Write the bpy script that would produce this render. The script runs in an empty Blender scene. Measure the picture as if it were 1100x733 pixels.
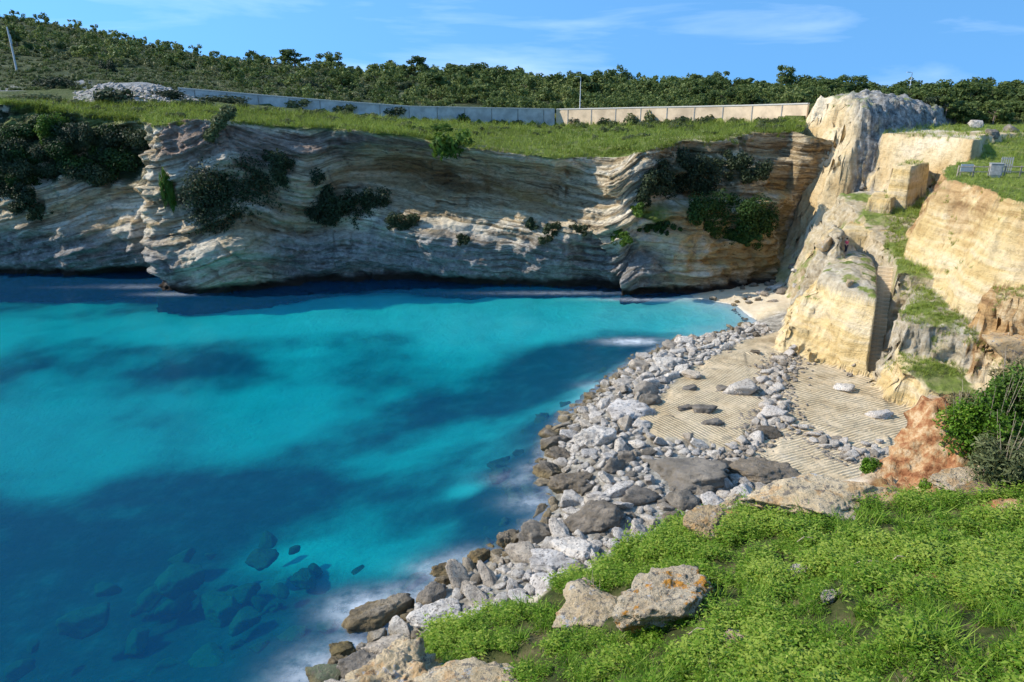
import bpy, math, random
import numpy as np
from mathutils import Vector, Matrix
from mathutils.bvhtree import BVHTree

# ------------------------------------------------------------------ camera, sky, sun, exposure
SC = bpy.context.scene
COL = SC.collection
FPX, CAMZ, PITCH = 770.0, 28.0, math.radians(19.4)
cam_d = bpy.data.cameras.new('camera'); cam_d.lens = 36*FPX/1100; cam_d.sensor_width = 36
cam_d.clip_start = 0.1; cam_d.clip_end = 12000
cam = bpy.data.objects.new('camera', cam_d); COL.objects.link(cam)
cam.location = (0, 0, CAMZ); cam.rotation_euler = (math.radians(90)-PITCH, 0, 0)
SC.camera = cam

SUN_EL, SUN_AZ = math.radians(37), math.radians(1)      # azimuth: degrees beyond due left, away from the camera
SDIR = Vector((-math.cos(SUN_EL)*math.cos(SUN_AZ), math.cos(SUN_EL)*math.sin(SUN_AZ), math.sin(SUN_EL)))
sun_d = bpy.data.lights.new('sun', 'SUN'); sun_d.energy = 2.8; sun_d.angle = math.radians(0.5); sun_d.color = (1, .93, .82)
sun = bpy.data.objects.new('sun', sun_d); COL.objects.link(sun)
sun.rotation_euler = SDIR.to_track_quat('Z', 'Y').to_euler()

world = bpy.data.worlds.new('World'); SC.world = world; world.use_nodes = True
wn = world.node_tree; wn.nodes.clear()
sky = wn.nodes.new('ShaderNodeTexSky'); sky.sky_type = 'NISHITA'; sky.sun_disc = False
sky.sun_elevation = SUN_EL; sky.sun_rotation = math.atan2(SDIR.x, SDIR.y)
sky.air_density = 1.0; sky.dust_density = 0.0; sky.ozone_density = 2.2
bg = wn.nodes.new('ShaderNodeBackground'); bg.inputs['Strength'].default_value = 0.15
wo = wn.nodes.new('ShaderNodeOutputWorld')
tc = wn.nodes.new('ShaderNodeTexCoord'); mp = wn.nodes.new('ShaderNodeMapping'); mp.inputs['Scale'].default_value = (1.6, 1.6, 11); mp.inputs['Rotation'].default_value = (0.05, .12, 0.3)
nz = wn.nodes.new('ShaderNodeTexNoise'); nz.inputs['Scale'].default_value = 1.7; nz.inputs['Detail'].default_value = 7; nz.inputs['Roughness'].default_value = .55; nz.inputs['Distortion'].default_value = .4
rp = wn.nodes.new('ShaderNodeMapRange'); rp.inputs[1].default_value = .5; rp.inputs[2].default_value = .9; rp.inputs[3].default_value = 0; rp.inputs[4].default_value = .36
mx = wn.nodes.new('ShaderNodeMixRGB'); mx.inputs[2].default_value = (5.2, 5.8, 6.6, 1)
L = wn.links.new
L(tc.outputs['Generated'], mp.inputs[0]); L(mp.outputs[0], nz.inputs['Vector']); L(nz.outputs[0], rp.inputs[0]); L(rp.outputs[0], mx.inputs[0])
va = wn.nodes.new('ShaderNodeVectorMath'); va.operation = 'ADD'; va.inputs[1].default_value = (0, 0, .58)
vn = wn.nodes.new('ShaderNodeVectorMath'); vn.operation = 'NORMALIZE'
L(tc.outputs['Generated'], va.inputs[0]); L(va.outputs[0], vn.inputs[0]); L(vn.outputs[0], sky.inputs[0])
tn = wn.nodes.new('ShaderNodeMixRGB'); tn.blend_type = 'MULTIPLY'; tn.inputs[0].default_value = 1; tn.inputs[2].default_value = (.58, .93, 1.03, 1)
L(sky.outputs[0], tn.inputs[1]); L(tn.outputs[0], mx.inputs[1]); L(mx.outputs[0], bg.inputs[0]); L(bg.outputs[0], wo.inputs[0])

SC.view_settings.view_transform = 'Standard'; SC.view_settings.look = 'None'
SC.view_settings.exposure = 1.15; SC.view_settings.gamma = 1; SC.view_settings.use_curve_mapping = False
SC.render.engine = 'CYCLES'
SC.cycles.use_denoising = True; SC.cycles.max_bounces = 6; SC.cycles.diffuse_bounces = 3; SC.cycles.transparent_max_bounces = 8
SC.cycles.use_adaptive_sampling = True; SC.cycles.adaptive_threshold = .02

# ------------------------------------------------------------------ helpers
CP, SP = math.cos(PITCH), math.sin(PITCH)
def ray(u, v):
    a = (u-550)/FPX; b = (366.5-v)/FPX
    return np.array([a, CP+b*SP, -SP+b*CP])
def W(u, v, z):                      # point of the place seen at (u, v) at height z
    d = ray(u, v); t = (z-CAMZ)/d[2]; return np.array([d[0]*t, d[1]*t, z])
def D(u, v, y):                      # the same at a known distance y
    d = ray(u, v); t = y/d[1]; return np.array([d[0]*t, y, CAMZ+d[2]*t])
R_ = np.random.RandomState(7)
_perm = np.concatenate([R_.permutation(256)]*3).astype(np.int32)
_g3 = np.array([[1,1,0],[-1,1,0],[1,-1,0],[-1,-1,0],[1,0,1],[-1,0,1],[1,0,-1],[-1,0,-1],[0,1,1],[0,-1,1],[0,1,-1],[0,-1,-1],[1,1,0],[0,-1,1],[-1,1,0],[0,-1,-1]], float)
def pn(x, y, z=0.):
    x, y, z = np.broadcast_arrays(np.asarray(x, float), np.asarray(y, float), np.asarray(z, float))
    xi, yi, zi = np.floor(x), np.floor(y), np.floor(z)
    fx, fy, fz = x-xi, y-yi, z-zi
    X, Y, Z = xi.astype(np.int64) & 255, yi.astype(np.int64) & 255, zi.astype(np.int64) & 255
    f = lambda t: t*t*t*(t*(t*6-15)+10)
    u, v, w = f(fx), f(fy), f(fz)
    def g(dx, dy, dz):
        h = _perm[_perm[_perm[(X+dx) & 255]+((Y+dy) & 255)]+((Z+dz) & 255)] & 15
        G = _g3[h]; return G[..., 0]*(fx-dx)+G[..., 1]*(fy-dy)+G[..., 2]*(fz-dz)
    l = lambda a, b, t: a+t*(b-a)
    return l(l(l(g(0,0,0), g(1,0,0), u), l(g(0,1,0), g(1,1,0), u), v), l(l(g(0,0,1), g(1,0,1), u), l(g(0,1,1), g(1,1,1), u), v), w)
def fbm(x, y, z=0., o=4, gain=.5):
    s = 0; a = 1.
    for i in range(o):
        s = s+a*pn(x*2**i+17.3*i, y*2**i-9.1*i, np.asarray(z)*2**i+3.7*i); a *= gain
    return s
def ridge(x, y, z=0., o=4):
    s = 0; a = 1.
    for i in range(o):
        s = s+a*(1-2*np.abs(pn(x*2**i+7.3*i, y*2**i+19.1*i, np.asarray(z)*2**i))); a *= .5
    return s*.5
def ss(a, b, x):
    t = np.clip((np.asarray(x, float)-a)/(b-a), 0, 1); return t*t*(3-2*t)
def win(x, a, b, c, d): return ss(a, b, x)*(1-ss(c, d, x))
def bump1(x, c, w): return np.exp(-((x-c)/w)**2)
def sdist(x, y, poly):               # signed distance, positive outside
    p = np.asarray(poly, float)[:, :2]; d = np.full(x.shape, 1e9); ins = np.zeros(x.shape, bool)
    for (x0, y0), (x1, y1) in zip(p, np.roll(p, -1, 0)):
        ex, ey = x1-x0, y1-y0; t = np.clip(((x-x0)*ex+(y-y0)*ey)/(ex*ex+ey*ey+1e-12), 0, 1)
        d = np.minimum(d, np.hypot(x-x0-t*ex, y-y0-t*ey))
        c = (y0 > y) != (y1 > y)
        with np.errstate(divide='ignore', invalid='ignore'):
            ins ^= c & (x < (x1-x0)*(y-y0)/(y1-y0+1e-20)+x0)
    return np.where(ins, -d, d)

def link(o, parent=None):
    COL.objects.link(o)
    if parent is not None: o.parent = parent
    return o
def mesh_np(name, V, Fq, mat, parent=None, smooth=True, attrs=None, do_link=True):
    V = np.ascontiguousarray(V, np.float32); Fq = np.ascontiguousarray(Fq, np.int32)
    k = Fq.shape[1]; m = bpy.data.meshes.new(name)
    m.vertices.add(len(V)); m.vertices.foreach_set('co', V.ravel())
    m.loops.add(Fq.size); m.loops.foreach_set('vertex_index', Fq.ravel())
    m.polygons.add(len(Fq)); m.polygons.foreach_set('loop_start', np.arange(0, Fq.size, k, dtype=np.int32))
    try: m.polygons.foreach_set('loop_total', np.full(len(Fq), k, np.int32))
    except Exception: pass
    m.update(calc_edges=True); m.validate()
    if smooth: m.polygons.foreach_set('use_smooth', np.ones(len(m.polygons), bool))
    for an, av in (attrs or {}).items():
        a = m.attributes.new(an, 'FLOAT', 'POINT'); a.data.foreach_set('value', np.ascontiguousarray(av, np.float32).ravel())
    if mat: m.materials.append(mat)
    o = bpy.data.objects.new(name, m)
    return link(o, parent) if do_link else o
def grid_faces(n, m, keep=None):
    i = np.arange(n*m).reshape(n, m); f = np.stack([i[:-1, :-1], i[:-1, 1:], i[1:, 1:], i[1:, :-1]], -1).reshape(-1, 4)
    return f if keep is None else f[keep.ravel()]
def tag(o, label=None, cat=None, group=None, kind=None):
    if label: o['label'] = label
    if cat: o['category'] = cat
    if group: o['group'] = group
    if kind: o['kind'] = kind
    return o
def empty(name, loc, rz=0, label=None, cat=None, group=None):
    o = bpy.data.objects.new(name, None); link(o); o.location = loc; o.rotation_euler = (0, 0, rz); o.empty_display_size = .2
    return tag(o, label, cat, group)
def box_vf(c, s, rz=0):
    v = np.array([[x, y, z] for z in (-.5, .5) for y in (-.5, .5) for x in (-.5, .5)])*np.array(s)
    cz, sz = math.cos(rz), math.sin(rz); v = np.stack([v[:, 0]*cz-v[:, 1]*sz, v[:, 0]*sz+v[:, 1]*cz, v[:, 2]], 1)+np.array(c)
    return v, np.array([[0,2,3,1],[4,5,7,6],[0,1,5,4],[1,3,7,5],[3,2,6,7],[2,0,4,6]])
def tube_vf(pts, rad, n=6):
    pts = np.asarray(pts, float); rad = np.broadcast_to(np.asarray(rad, float), (len(pts),)); V = []; F = []
    for i, p in enumerate(pts):
        t = pts[min(i+1, len(pts)-1)]-pts[max(i-1, 0)]; t = t/np.linalg.norm(t)
        a = np.cross(t, [0, 0, 1] if abs(t[2]) < .9 else [1, 0, 0]); a /= np.linalg.norm(a); b = np.cross(t, a)
        for k in range(n):
            an = 2*math.pi*k/n; V.append(p+rad[i]*(math.cos(an)*a+math.sin(an)*b))
    for i in range(len(pts)-1):
        for k in range(n): F.append([i*n+k, i*n+(k+1) % n, (i+1)*n+(k+1) % n, (i+1)*n+k])
    e = (len(pts)-1)*n
    c0 = len(V); V.append(pts[0]); c1 = len(V); V.append(pts[-1])
    for k in range(n): F.append([c0, (k+1) % n, k, c0]); F.append([c1, e+k, e+(k+1) % n, c1])
    return np.array(V), F
class MB:
    def __init__(s): s.V = []; s.F = []; s.n = 0
    def add(s, vf):
        V, F = vf
        for f in F:
            f = list(dict.fromkeys(int(i) for i in f)); s.F.append([i+s.n for i in f])
        s.V.extend(np.asarray(V).tolist()); s.n += len(V); return s
    def build(s, name, mat, parent=None, smooth=False):
        m = bpy.data.meshes.new(name); m.from_pydata(s.V, [], s.F); m.update()
        if smooth: m.polygons.foreach_set('use_smooth', np.ones(len(m.polygons), bool))
        m.materials.append(mat); return link(bpy.data.objects.new(name, m), parent)

# ------------------------------------------------------------------ material helpers
class Mat:
    def __init__(s, name):
        s.m = bpy.data.materials.new(name); s.m.use_nodes = True; s.t = s.m.node_tree; s.t.nodes.clear()
        s.out = s.n('ShaderNodeOutputMaterial')
    def n(s, typ, **kw):
        nd = s.t.nodes.new(typ)
        for k, v in kw.items():
            if k.startswith('p_'): setattr(nd, k[2:], v)
            else:
                key = int(k[1:]) if k[0] == '_' and k[1:].isdigit() else k
                s.set(nd.inputs[key], v)
        return nd
    def set(s, inp, v):
        if isinstance(v, bpy.types.NodeSocket): s.t.links.new(v, inp)
        elif isinstance(v, bpy.types.Node): s.t.links.new(v.outputs[0], inp)
        else:
            if hasattr(inp.default_value, '__len__') and len(inp.default_value) == 4 and len(v) == 3: v = (*v, 1)
            inp.default_value = v
    def pos(s): return s.n('ShaderNodeNewGeometry').outputs['Position']
    def obj(s): return s.n('ShaderNodeTexCoord').outputs['Object']
    def xyz(s, vec): return s.n('ShaderNodeSeparateXYZ', _0=vec)
    def map(s, vec, scale=(1, 1, 1), rot=(0, 0, 0), loc=(0, 0, 0)): return s.n('ShaderNodeMapping', Vector=vec, Scale=scale, Rotation=rot, Location=loc).outputs[0]
    def noise(s, vec, sc, det=6, ro=.6, dist=0, col=False):
        nd = s.n('ShaderNodeTexNoise', Vector=vec, Scale=sc, Detail=det, Roughness=ro, Distortion=dist); return nd.outputs[1 if col else 0]
    def vor(s, vec, sc, feat='F1', out=0): return s.n('ShaderNodeTexVoronoi', p_feature=feat, Vector=vec, Scale=sc).outputs[out]
    def ramp(s, fac, stops, interp='LINEAR'):
        nd = s.n('ShaderNodeValToRGB', _0=fac); cr = nd.color_ramp; cr.interpolation = interp
        while len(cr.elements) < len(stops): cr.elements.new(.5)
        for e, (p, c) in zip(cr.elements, stops): e.position = p; e.color = (*c, 1) if len(c) == 3 else c
        return nd.outputs[0]
    def mr(s, v, a, b, c=0., d=1., smooth=True):
        nd = s.n('ShaderNodeMapRange', _0=v, _1=a, _2=b, _3=c, _4=d)
        if smooth: nd.interpolation_type = 'SMOOTHSTEP'
        return nd.outputs[0]
    def math(s, op, a, b=0.): return s.n('ShaderNodeMath', p_operation=op, _0=a, _1=b).outputs[0]
    def mix(s, f, a, b, mode='MIX'): return s.n('ShaderNodeMixRGB', p_blend_type=mode, _0=f, _1=a, _2=b).outputs[0]
    def attr(s, name): return s.n('ShaderNodeAttribute', p_attribute_name=name).outputs['Fac']
    def bump(s, h, st=.5, dist=.1, nrm=None):
        kw = dict(Height=h, Strength=st, Distance=dist)
        if nrm is not None: kw['Normal'] = nrm
        return s.n('ShaderNodeBump', **kw).outputs[0]
    def bsdf(s, col, rough=.9, nrm=None, spec=.2, **kw):
        b = s.n('ShaderNodeBsdfPrincipled', **{'Base Color': col, 'Roughness': rough, 'Specular IOR Level': spec})
        for k, v in kw.items(): s.set(b.inputs[k.replace('_', ' ')], v)
        if nrm is not None: s.set(b.inputs['Normal'], nrm)
        s.t.links.new(b.outputs[0], s.out.inputs[0]); return s.m
    def leaf(s, col, trans=.35, rough=.6):
        b = s.n('ShaderNodeBsdfPrincipled', **{'Base Color': col, 'Roughness': rough, 'Specular IOR Level': .25})
        t = s.n('ShaderNodeBsdfTranslucent', Color=col); m = s.n('ShaderNodeMixShader', _0=trans, _1=b, _2=t)
        s.t.links.new(m.outputs[0], s.out.inputs[0]); return s.m

def plain(name, col, rough=.8, var=.25, sc=6):
    M = Mat(name); p = M.obj(); n = M.noise(p, sc, 4)
    c = M.mix(M.mr(n, .3, .7), tuple(x*(1-var) for x in col), tuple(min(1, x*(1+var)) for x in col))
    return M.bsdf(c, rough, M.bump(n, .2, .02))
def leaf_mat(name, dark, light, third=None, trans=.3):
    M = Mat(name); t = M.attr('tone'); r = M.n('ShaderNodeObjectInfo').outputs['Random']
    t2 = M.math('ADD', M.math('MULTIPLY', t, .8), M.math('MULTIPLY', M.math('SUBTRACT', r, .35), .4))
    st = [(0, dark), (.62, light)] + ([(1., third)] if third else [])
    return M.leaf(M.ramp(t2, st), trans)

def grass_ground_col(M, p):
    a = M.noise(p, .35, 6, .65); b = M.noise(p, 2.2, 6, .7)
    c = M.ramp(M.math('ADD', M.math('MULTIPLY', a, .6), M.math('MULTIPLY', b, .4)), [(.33, (.06, .07, .02)), (.43, (.11, .14, .03)), (.52, (.16, .20, .04)), (.6, (.24, .23, .09)), (.7, (.30, .26, .15))])
    return c, b
def mat_cliff():
    M = Mat('banded_cliff_rock'); p = M.pos(); w = M.xyz(p)
    warp = M.noise(p, .06, 4, .5, col=True)
    p2 = M.n('ShaderNodeVectorMath', p_operation='ADD', _0=p, _1=M.n('ShaderNodeVectorMath', p_operation='SCALE', _0=warp, Scale=4.2).outputs[0]).outputs[0]
    p2 = M.n('ShaderNodeVectorMath', p_operation='ADD', _0=p2, _1=M.n('ShaderNodeCombineXYZ', _2=M.attr('dip')).outputs[0]).outputs[0]
    bands = M.math('ADD', M.math('MULTIPLY', M.noise(M.map(p2, (.02, .02, .26)), 1, 3, .5), .62), M.math('MULTIPLY', M.noise(M.map(p2, (.035, .035, .95)), 1, 7, .62), .38))
    col = M.ramp(bands, [(.32, (.26, .16, .075)), (.39, (.52, .38, .21)), (.435, (.74, .61, .41)), (.47, (.36, .26, .14)), (.51, (.76, .65, .47)), (.56, (.80, .71, .55)), (.605, (.50, .37, .21)), (.68, (.66, .48, .23))])
    blot = M.noise(p, .16, 6, .65)
    col = M.mix(M.mr(blot, .52, .68, 0, .75), col, (.30, .265, .215))
    och = M.math('MULTIPLY', M.attr('ochre'), M.mr(M.noise(p2, .22, 5, .6), .3, .55))
    col = M.mix(och, col, M.ramp(bands, [(.35, (.26, .15, .06)), (.5, (.47, .31, .12)), (.62, (.56, .42, .22))]))
    # weathered grey zone near the water
    gz = M.math('ADD', w.outputs[2], M.math('MULTIPLY', M.noise(p, .12, 4, .6), -9.))
    gcol = M.ramp(M.noise(p, .8, 8, .75), [(.3, (.07, .07, .075)), (.48, (.22, .22, .225)), (.62, (.40, .39, .37)), (.75, (.55, .53, .5))])
    col = M.mix(M.math('MULTIPLY', M.mr(gz, 0, 5, 1, 0), M.attr('grey')), col, gcol)
    col = M.mix(M.attr('pink'), col, M.ramp(M.noise(p, .7, 5), [(.35, (.20, .12, .10)), (.6, (.36, .26, .22))]))
    # black streaks and pits
    st = M.noise(M.map(p, (.5, .5, .09)), 1, 6, .7)
    col = M.mix(M.mr(st, .58, .72, 0, .55), col, (.10, .09, .08))
    fine = M.noise(M.map(p, (1, 1, 2.6)), 1.3, 9, .72)
    col = M.mix(.7, col, M.ramp(fine, [(.3, (.25, .25, .25)), (.55, (1, 1, 1))]), 'MULTIPLY')
    seam = M.noise(M.map(p2, (.10, .10, 2.1)), 1, 6, .7)
    shade_line_mask = M.math('MULTIPLY', M.mr(seam, .40, .47, 1, 0), M.mr(M.noise(p, .11, 4, .6), .4, .6))
    col = M.mix(M.math('MULTIPLY', shade_line_mask, .7), col, (.13, .095, .06))  # thin dark lines: shadow of the recesses put into the colour
    pit = M.math('MULTIPLY', M.mr(M.vor(M.map(p, (.5, .5, .9)), 1.4), .12, .3, 1, 0), M.mr(M.noise(p, .14, 4, .6), .5, .62))
    col = M.mix(M.math('MULTIPLY', pit, .6), col, (.09, .075, .06))
    wet = M.math('ADD', w.outputs[2], M.math('MULTIPLY', M.noise(p, .35, 3), -1.6))
    col = M.mix(M.mr(wet, -.3, .9, 1, 0), col, (.035, .026, .02))
    gc, gb = grass_ground_col(M, p)
    col = M.mix(M.attr('veg'), col, gc)
    dk = M.math('MULTIPLY', M.attr('ivy'), M.mr(M.noise(p, .5, 5, .65), .36, .5))
    col = M.mix(dk, col, (.035, .05, .022))
    crack = M.vor(M.map(p2, (.25, .25, .8)), 1, 'DISTANCE_TO_EDGE')
    fine = M.math('SUBTRACT', fine, M.math('ADD', M.math('MULTIPLY', shade_line_mask, .35), M.math('MULTIPLY', pit, .3)))
    h = M.math('ADD', M.math('MULTIPLY', fine, .8), M.math('ADD', M.math('MULTIPLY', bands, 1.6), M.math('MULTIPLY', M.mr(crack, 0, .06), .12)))
    return M.bsdf(col, .92, M.bump(h, 1., .7), spec=.15)
def mat_quarry():
    M = Mat('yellow_quarry_rock'); p = M.pos(); w = M.xyz(p)
    warp = M.noise(p, .1, 4, .5, col=True)
    p2 = M.n('ShaderNodeVectorMath', p_operation='ADD', _0=p, _1=M.n('ShaderNodeVectorMath', p_operation='SCALE', _0=warp, Scale=3.).outputs[0]).outputs[0]
    big = M.noise(p, .13, 5, .6); fine = M.noise(p, 1.6, 9, .72); bands = M.noise(M.map(p2, (.09, .09, 1.3)), 1, 6, .6)
    col = M.ramp(M.math('ADD', M.math('MULTIPLY', big, .5), M.math('MULTIPLY', bands, .5)), [(.36, (.42, .28, .11)), (.45, (.58, .42, .19)), (.52, (.65, .50, .27)), (.6, (.66, .54, .35))])
    col = M.mix(M.attr('pale'), col, M.ramp(big, [(.35, (.50, .36, .18)), (.5, (.63, .50, .30)), (.62, (.68, .58, .42))]))
    col = M.mix(M.math('MULTIPLY', M.attr('brown'), M.mr(M.noise(p, .3, 5, .65), .34, .52)), col, M.ramp(bands, [(.38, (.20, .11, .05)), (.6, (.46, .29, .13))]))
    grey = M.math('MULTIPLY', M.attr('greyrock_shade'), M.mr(M.noise(p, .35, 6, .65), .3, .46))
    col = M.mix(grey, col, M.ramp(M.noise(p, 1.1, 8, .72), [(.34, (.07, .068, .062)), (.5, (.25, .24, .22)), (.62, (.44, .42, .38))]))
    st = M.noise(M.map(p, (.9, .9, .13)), 1, 6, .7)
    col = M.mix(M.mr(st, .6, .75, 0, .5), col, (.16, .12, .08))
    col = M.mix(.6, col, M.ramp(fine, [(.3, (.35, .33, .3)), (.52, (1, 1, 1))]), 'MULTIPLY')
    # quarry floor with saw furrows
    fl = M.attr('floor')
    q = M.attr('panel')
    d1 = M.n('ShaderNodeTexWave', p_wave_type='BANDS', p_bands_direction='X', Vector=M.map(p, (1, 1, 1), (0, 0, -.62)), Scale=1.05, Distortion=1.2, Detail=3, **{'Detail Scale': .6}).outputs[1]
    d2 = M.n('ShaderNodeTexWave', p_wave_type='BANDS', p_bands_direction='Y', Vector=M.map(p, (1, 1, 1), (0, 0, -.42)), Scale=1.0, Distortion=1.2, Detail=3, **{'Detail Scale': .6}).outputs[1]
    d = M.mix(q, d1, d2)
    d3 = M.n('ShaderNodeTexWave', p_wave_type='BANDS', p_bands_direction='Y', Vector=M.map(p, (1, 1, 1), (0, 0, -.62)), Scale=.33, Distortion=2.5, Detail=3).outputs[1]
    d = M.math('MULTIPLY', d, M.mr(d3, .0, .12, .55, 1))
    pat = M.mr(M.noise(p, .5, 5, .65), .34, .52)
    dm = M.mix(M.math('MULTIPLY', pat, 1.), (.78, .75, .75), d)
    fcol = M.ramp(M.noise(p, .33, 7, .68), [(.3, (.42, .31, .17)), (.46, (.64, .50, .31)), (.6, (.72, .58, .38)), (.72, (.60, .51, .38))])
    fcol = M.mix(.52, fcol, dm, 'MULTIPLY')
    fcol = M.mix(M.mr(M.noise(p, .9, 6, .7), .56, .66, 0, .8), fcol, (.30, .25, .17))
    col = M.mix(fl, col, fcol)
    # shore rock under the boulders, wet near the water
    sh = M.attr('shore'); scol = M.ramp(M.noise(p, 1.2, 7, .7), [(.3, (.09, .08, .065)), (.5, (.30, .27, .22)), (.66, (.52, .48, .41))])
    col = M.mix(sh, col, scol)
    sand = M.attr('sand'); col = M.mix(sand, col, M.ramp(M.noise(p, .8, 6, .6), [(.3, (.56, .45, .30)), (.7, (.68, .58, .42))]))
    weed = M.attr('weed')
    wn_ = M.noise(p, .4, 5, .6)
    sea = M.attr('sea')
    scb = M.ramp(wn_, [(.3, (.74, .73, .66)), (.7, (.84, .83, .77))])
    wcol = M.ramp(wn_, [(.35, (.012, .028, .03)), (.65, (.05, .075, .065))])
    wfac = M.mr(M.math('ADD', weed, M.math('MULTIPLY', M.math('SUBTRACT', wn_, .5), .7)), .1, 1.15)
    col = M.mix(sea, col, M.mix(wfac, scb, wcol))
    gc, gb = grass_ground_col(M, p)
    col = M.mix(M.attr('veg'), col, gc)
    crack = M.vor(M.map(p2, (.45, .45, .9)), 1, 'DISTANCE_TO_EDGE')
    h = M.math('ADD', M.math('MULTIPLY', fine, .8), M.math('ADD', M.math('MULTIPLY', bands, .6), M.math('MULTIPLY', M.mr(crack, 0, .07), .05)))
    h = M.mix(fl, h, M.math('ADD', M.math('MULTIPLY', M.math('MULTIPLY', d, pat), .2), M.math('MULTIPLY', fine, .45)))
    return M.bsdf(col, .92, M.bump(h, .9, .4), spec=.15)
def mat_upland():
    M = Mat('scrub_hillside_ground'); p = M.pos(); gc, gb = grass_ground_col(M, p)
    dry = M.ramp(M.noise(p, .2, 7, .7), [(.35, (.03, .042, .018)), (.52, (.07, .085, .035)), (.68, (.17, .16, .10))])
    col = M.mix(M.attr('hill'), gc, dry)
    bare = M.math('MULTIPLY', M.attr('bare'), M.mr(M.noise(p, .5, 6, .7), .33, .45))
    col = M.mix(bare, col, M.ramp(M.noise(p, 1.1, 7, .75), [(.32, (.10, .10, .09)), (.5, (.27, .27, .26)), (.66, (.46, .45, .44))]))
    return M.bsdf(col, .95, M.bump(M.noise(p, 1.2, 7, .7), 1, .5), spec=.1)
def mat_boulder(name, stops, lichen=0.):
    M = Mat(name); p = M.obj(); wp = M.xyz(M.pos()); r = M.n('ShaderNodeObjectInfo').outputs['Random']
    q = M.n('ShaderNodeVectorMath', p_operation='ADD', _0=p, _1=M.n('ShaderNodeCombineXYZ', _0=M.math('MULTIPLY', r, 37.), _1=M.math('MULTIPLY', r, 11.)).outputs[0]).outputs[0]
    a = M.noise(q, 1.3, 8, .68); f = M.noise(q, 6, 8, .75); v = M.vor(q, 9, 'F1')
    col = M.ramp(M.math('ADD', M.math('MULTIPLY', a, .6), M.math('MULTIPLY', f, .4)), stops)
    tint = M.ramp(r, [(0, (.72, .70, .68)), (.3, (1, .97, .93)), (.6, (.9, .88, .88)), (.8, (.86, .78, .68)), (1, (.48, .44, .39))])
    col = M.mix(1, col, tint, 'MULTIPLY')
    col = M.mix(M.mr(f, .505, .6, 0, .85), col, (.14, .125, .11))
    if lichen:
        lf = M.mr(M.noise(q, 2.1, 6, .72), .53, .6); col = M.mix(M.math('MULTIPLY', lf, lichen), col, (.55, .24, .03))
        lw = M.mr(M.noise(M.map(q, loc=(5, 3, 1)), 2.4, 5, .7), .6, .66); col = M.mix(M.math('MULTIPLY', lw, .8), col, (.45, .46, .47))
    wz = M.math('ADD', wp.outputs[2], M.math('MULTIPLY', f, -.5))
    col = M.mix(M.mr(wz, .1, .75, .8, 0), col, M.ramp(a, [(.35, (.06, .045, .025)), (.6, (.24, .17, .07))]))
    col = M.mix(M.mr(wz, -.5, -.1, .85, 0), col, (.12, .14, .09))
    pits = M.mr(v, .0, .35)
    h = M.math('ADD', M.math('MULTIPLY', a, .9), M.math('ADD', M.math('MULTIPLY', f, .5), M.math('MULTIPLY', pits, .12)))
    return M.bsdf(col, .9, M.bump(h, 1., .3), spec=.2)
def mat_water():
    M = Mat('clear_turquoise_sea'); p = M.pos()
    h = M.math('ADD', M.noise(M.map(p, (.25, .6, 1)), .8, 4, .5), M.math('MULTIPLY', M.noise(p, .15, 3), 1.5))
    nr = M.bump(h, .12, .5)
    body = M.n('ShaderNodeBsdfDiffuse', Color=(.001, .10, .26))
    tr = M.n('ShaderNodeBsdfTransparent', Color=(.93, 1, 1))
    gl = M.n('ShaderNodeBsdfGlossy', Color=(1, 1, 1), Roughness=.22, Normal=nr)
    fr = M.n('ShaderNodeFresnel', IOR=1.33, Normal=nr)
    a = M.n('ShaderNodeMixShader', _0=.24, _1=tr, _2=body)
    foam = M.n('ShaderNodeBsdfDiffuse', Color=(.8, .84, .88))
    ff = M.math('MULTIPLY', M.attr('foam'), M.mr(M.noise(p, .9, 6, .65), .22, .7, .15, 1))
    a2 = M.n('ShaderNodeMixShader', _0=ff, _1=a, _2=foam)
    b = M.n('ShaderNodeMixShader', _0=M.math('MULTIPLY', fr.outputs[0], .45), _1=a2, _2=gl)
    M.t.links.new(b.outputs[0], M.out.inputs[0])
    va = M.n('ShaderNodeVolumeAbsorption', Color=(0, .94, .935), Density=.32)
    M.t.links.new(va.outputs[0], M.out.inputs['Volume']); return M.m

# ------------------------------------------------------------------ shape of the land
SHORE = [W(*a, 0.) for a in [(740,319),(790,328),(812,345),(800,352),(760,362),(715,372),(690,384),(665,402),(640,424),(612,446),(592,470),(583,495),(590,520),(600,540),(575,565),(548,590),(520,605),(495,618),(462,640),(440,655),(425,680),(390,700),(345,733)]]
SHORE = np.array([[70, 140, 0], [60, 118, 0], [40, 108, 0], [30, 103, 0]] + [list(s) for s in SHORE] + [[-11, 24, 0], [-13, 16, 0], [-13, -30, 0], [140, -30, 0], [140, 140, 0]])
TERR = [W(*a, 1.7) for a in [(838,356),(800,366),(765,384),(735,400),(708,428),(688,452),(700,470),(752,474),(800,488),(815,505),(880,525),(940,520),(990,480),(1030,440),(960,400),(925,385),(880,372)]]
P1 = W(930, 397, 1.7)
STAIR_DIR = np.array([3.65, 8.0]); STAIR_DIR /= np.linalg.norm(STAIR_DIR)
def pl(*a): return [D(*q) for q in a]
def plw(*a): return [W(*q) for q in a]
def const(z): return lambda x, y: z
C1 = W(930, 397, 1.7)[:2]; C0 = W(893, 386, 1.7)[:2]
SIDE = np.array([STAIR_DIR[1], -STAIR_DIR[0]])            # to the right of the stair
SW = 1.45                                                  # stair width
Sa = C1; Sb = C1+STAIR_DIR*9.2; Sc = C1+SIDE*SW+STAIR_DIR*9.2; Sd = C1+SIDE*SW
STAIR_TOP = 10.2
TIERS = []; ROUND = {'hump': 2.4, 'humpleft': 1.5, 'S': .9, 'R2b': .8, 'R1b': 1., 'butt': 1., 'Sl': .8, 'R2a': .7}
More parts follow.
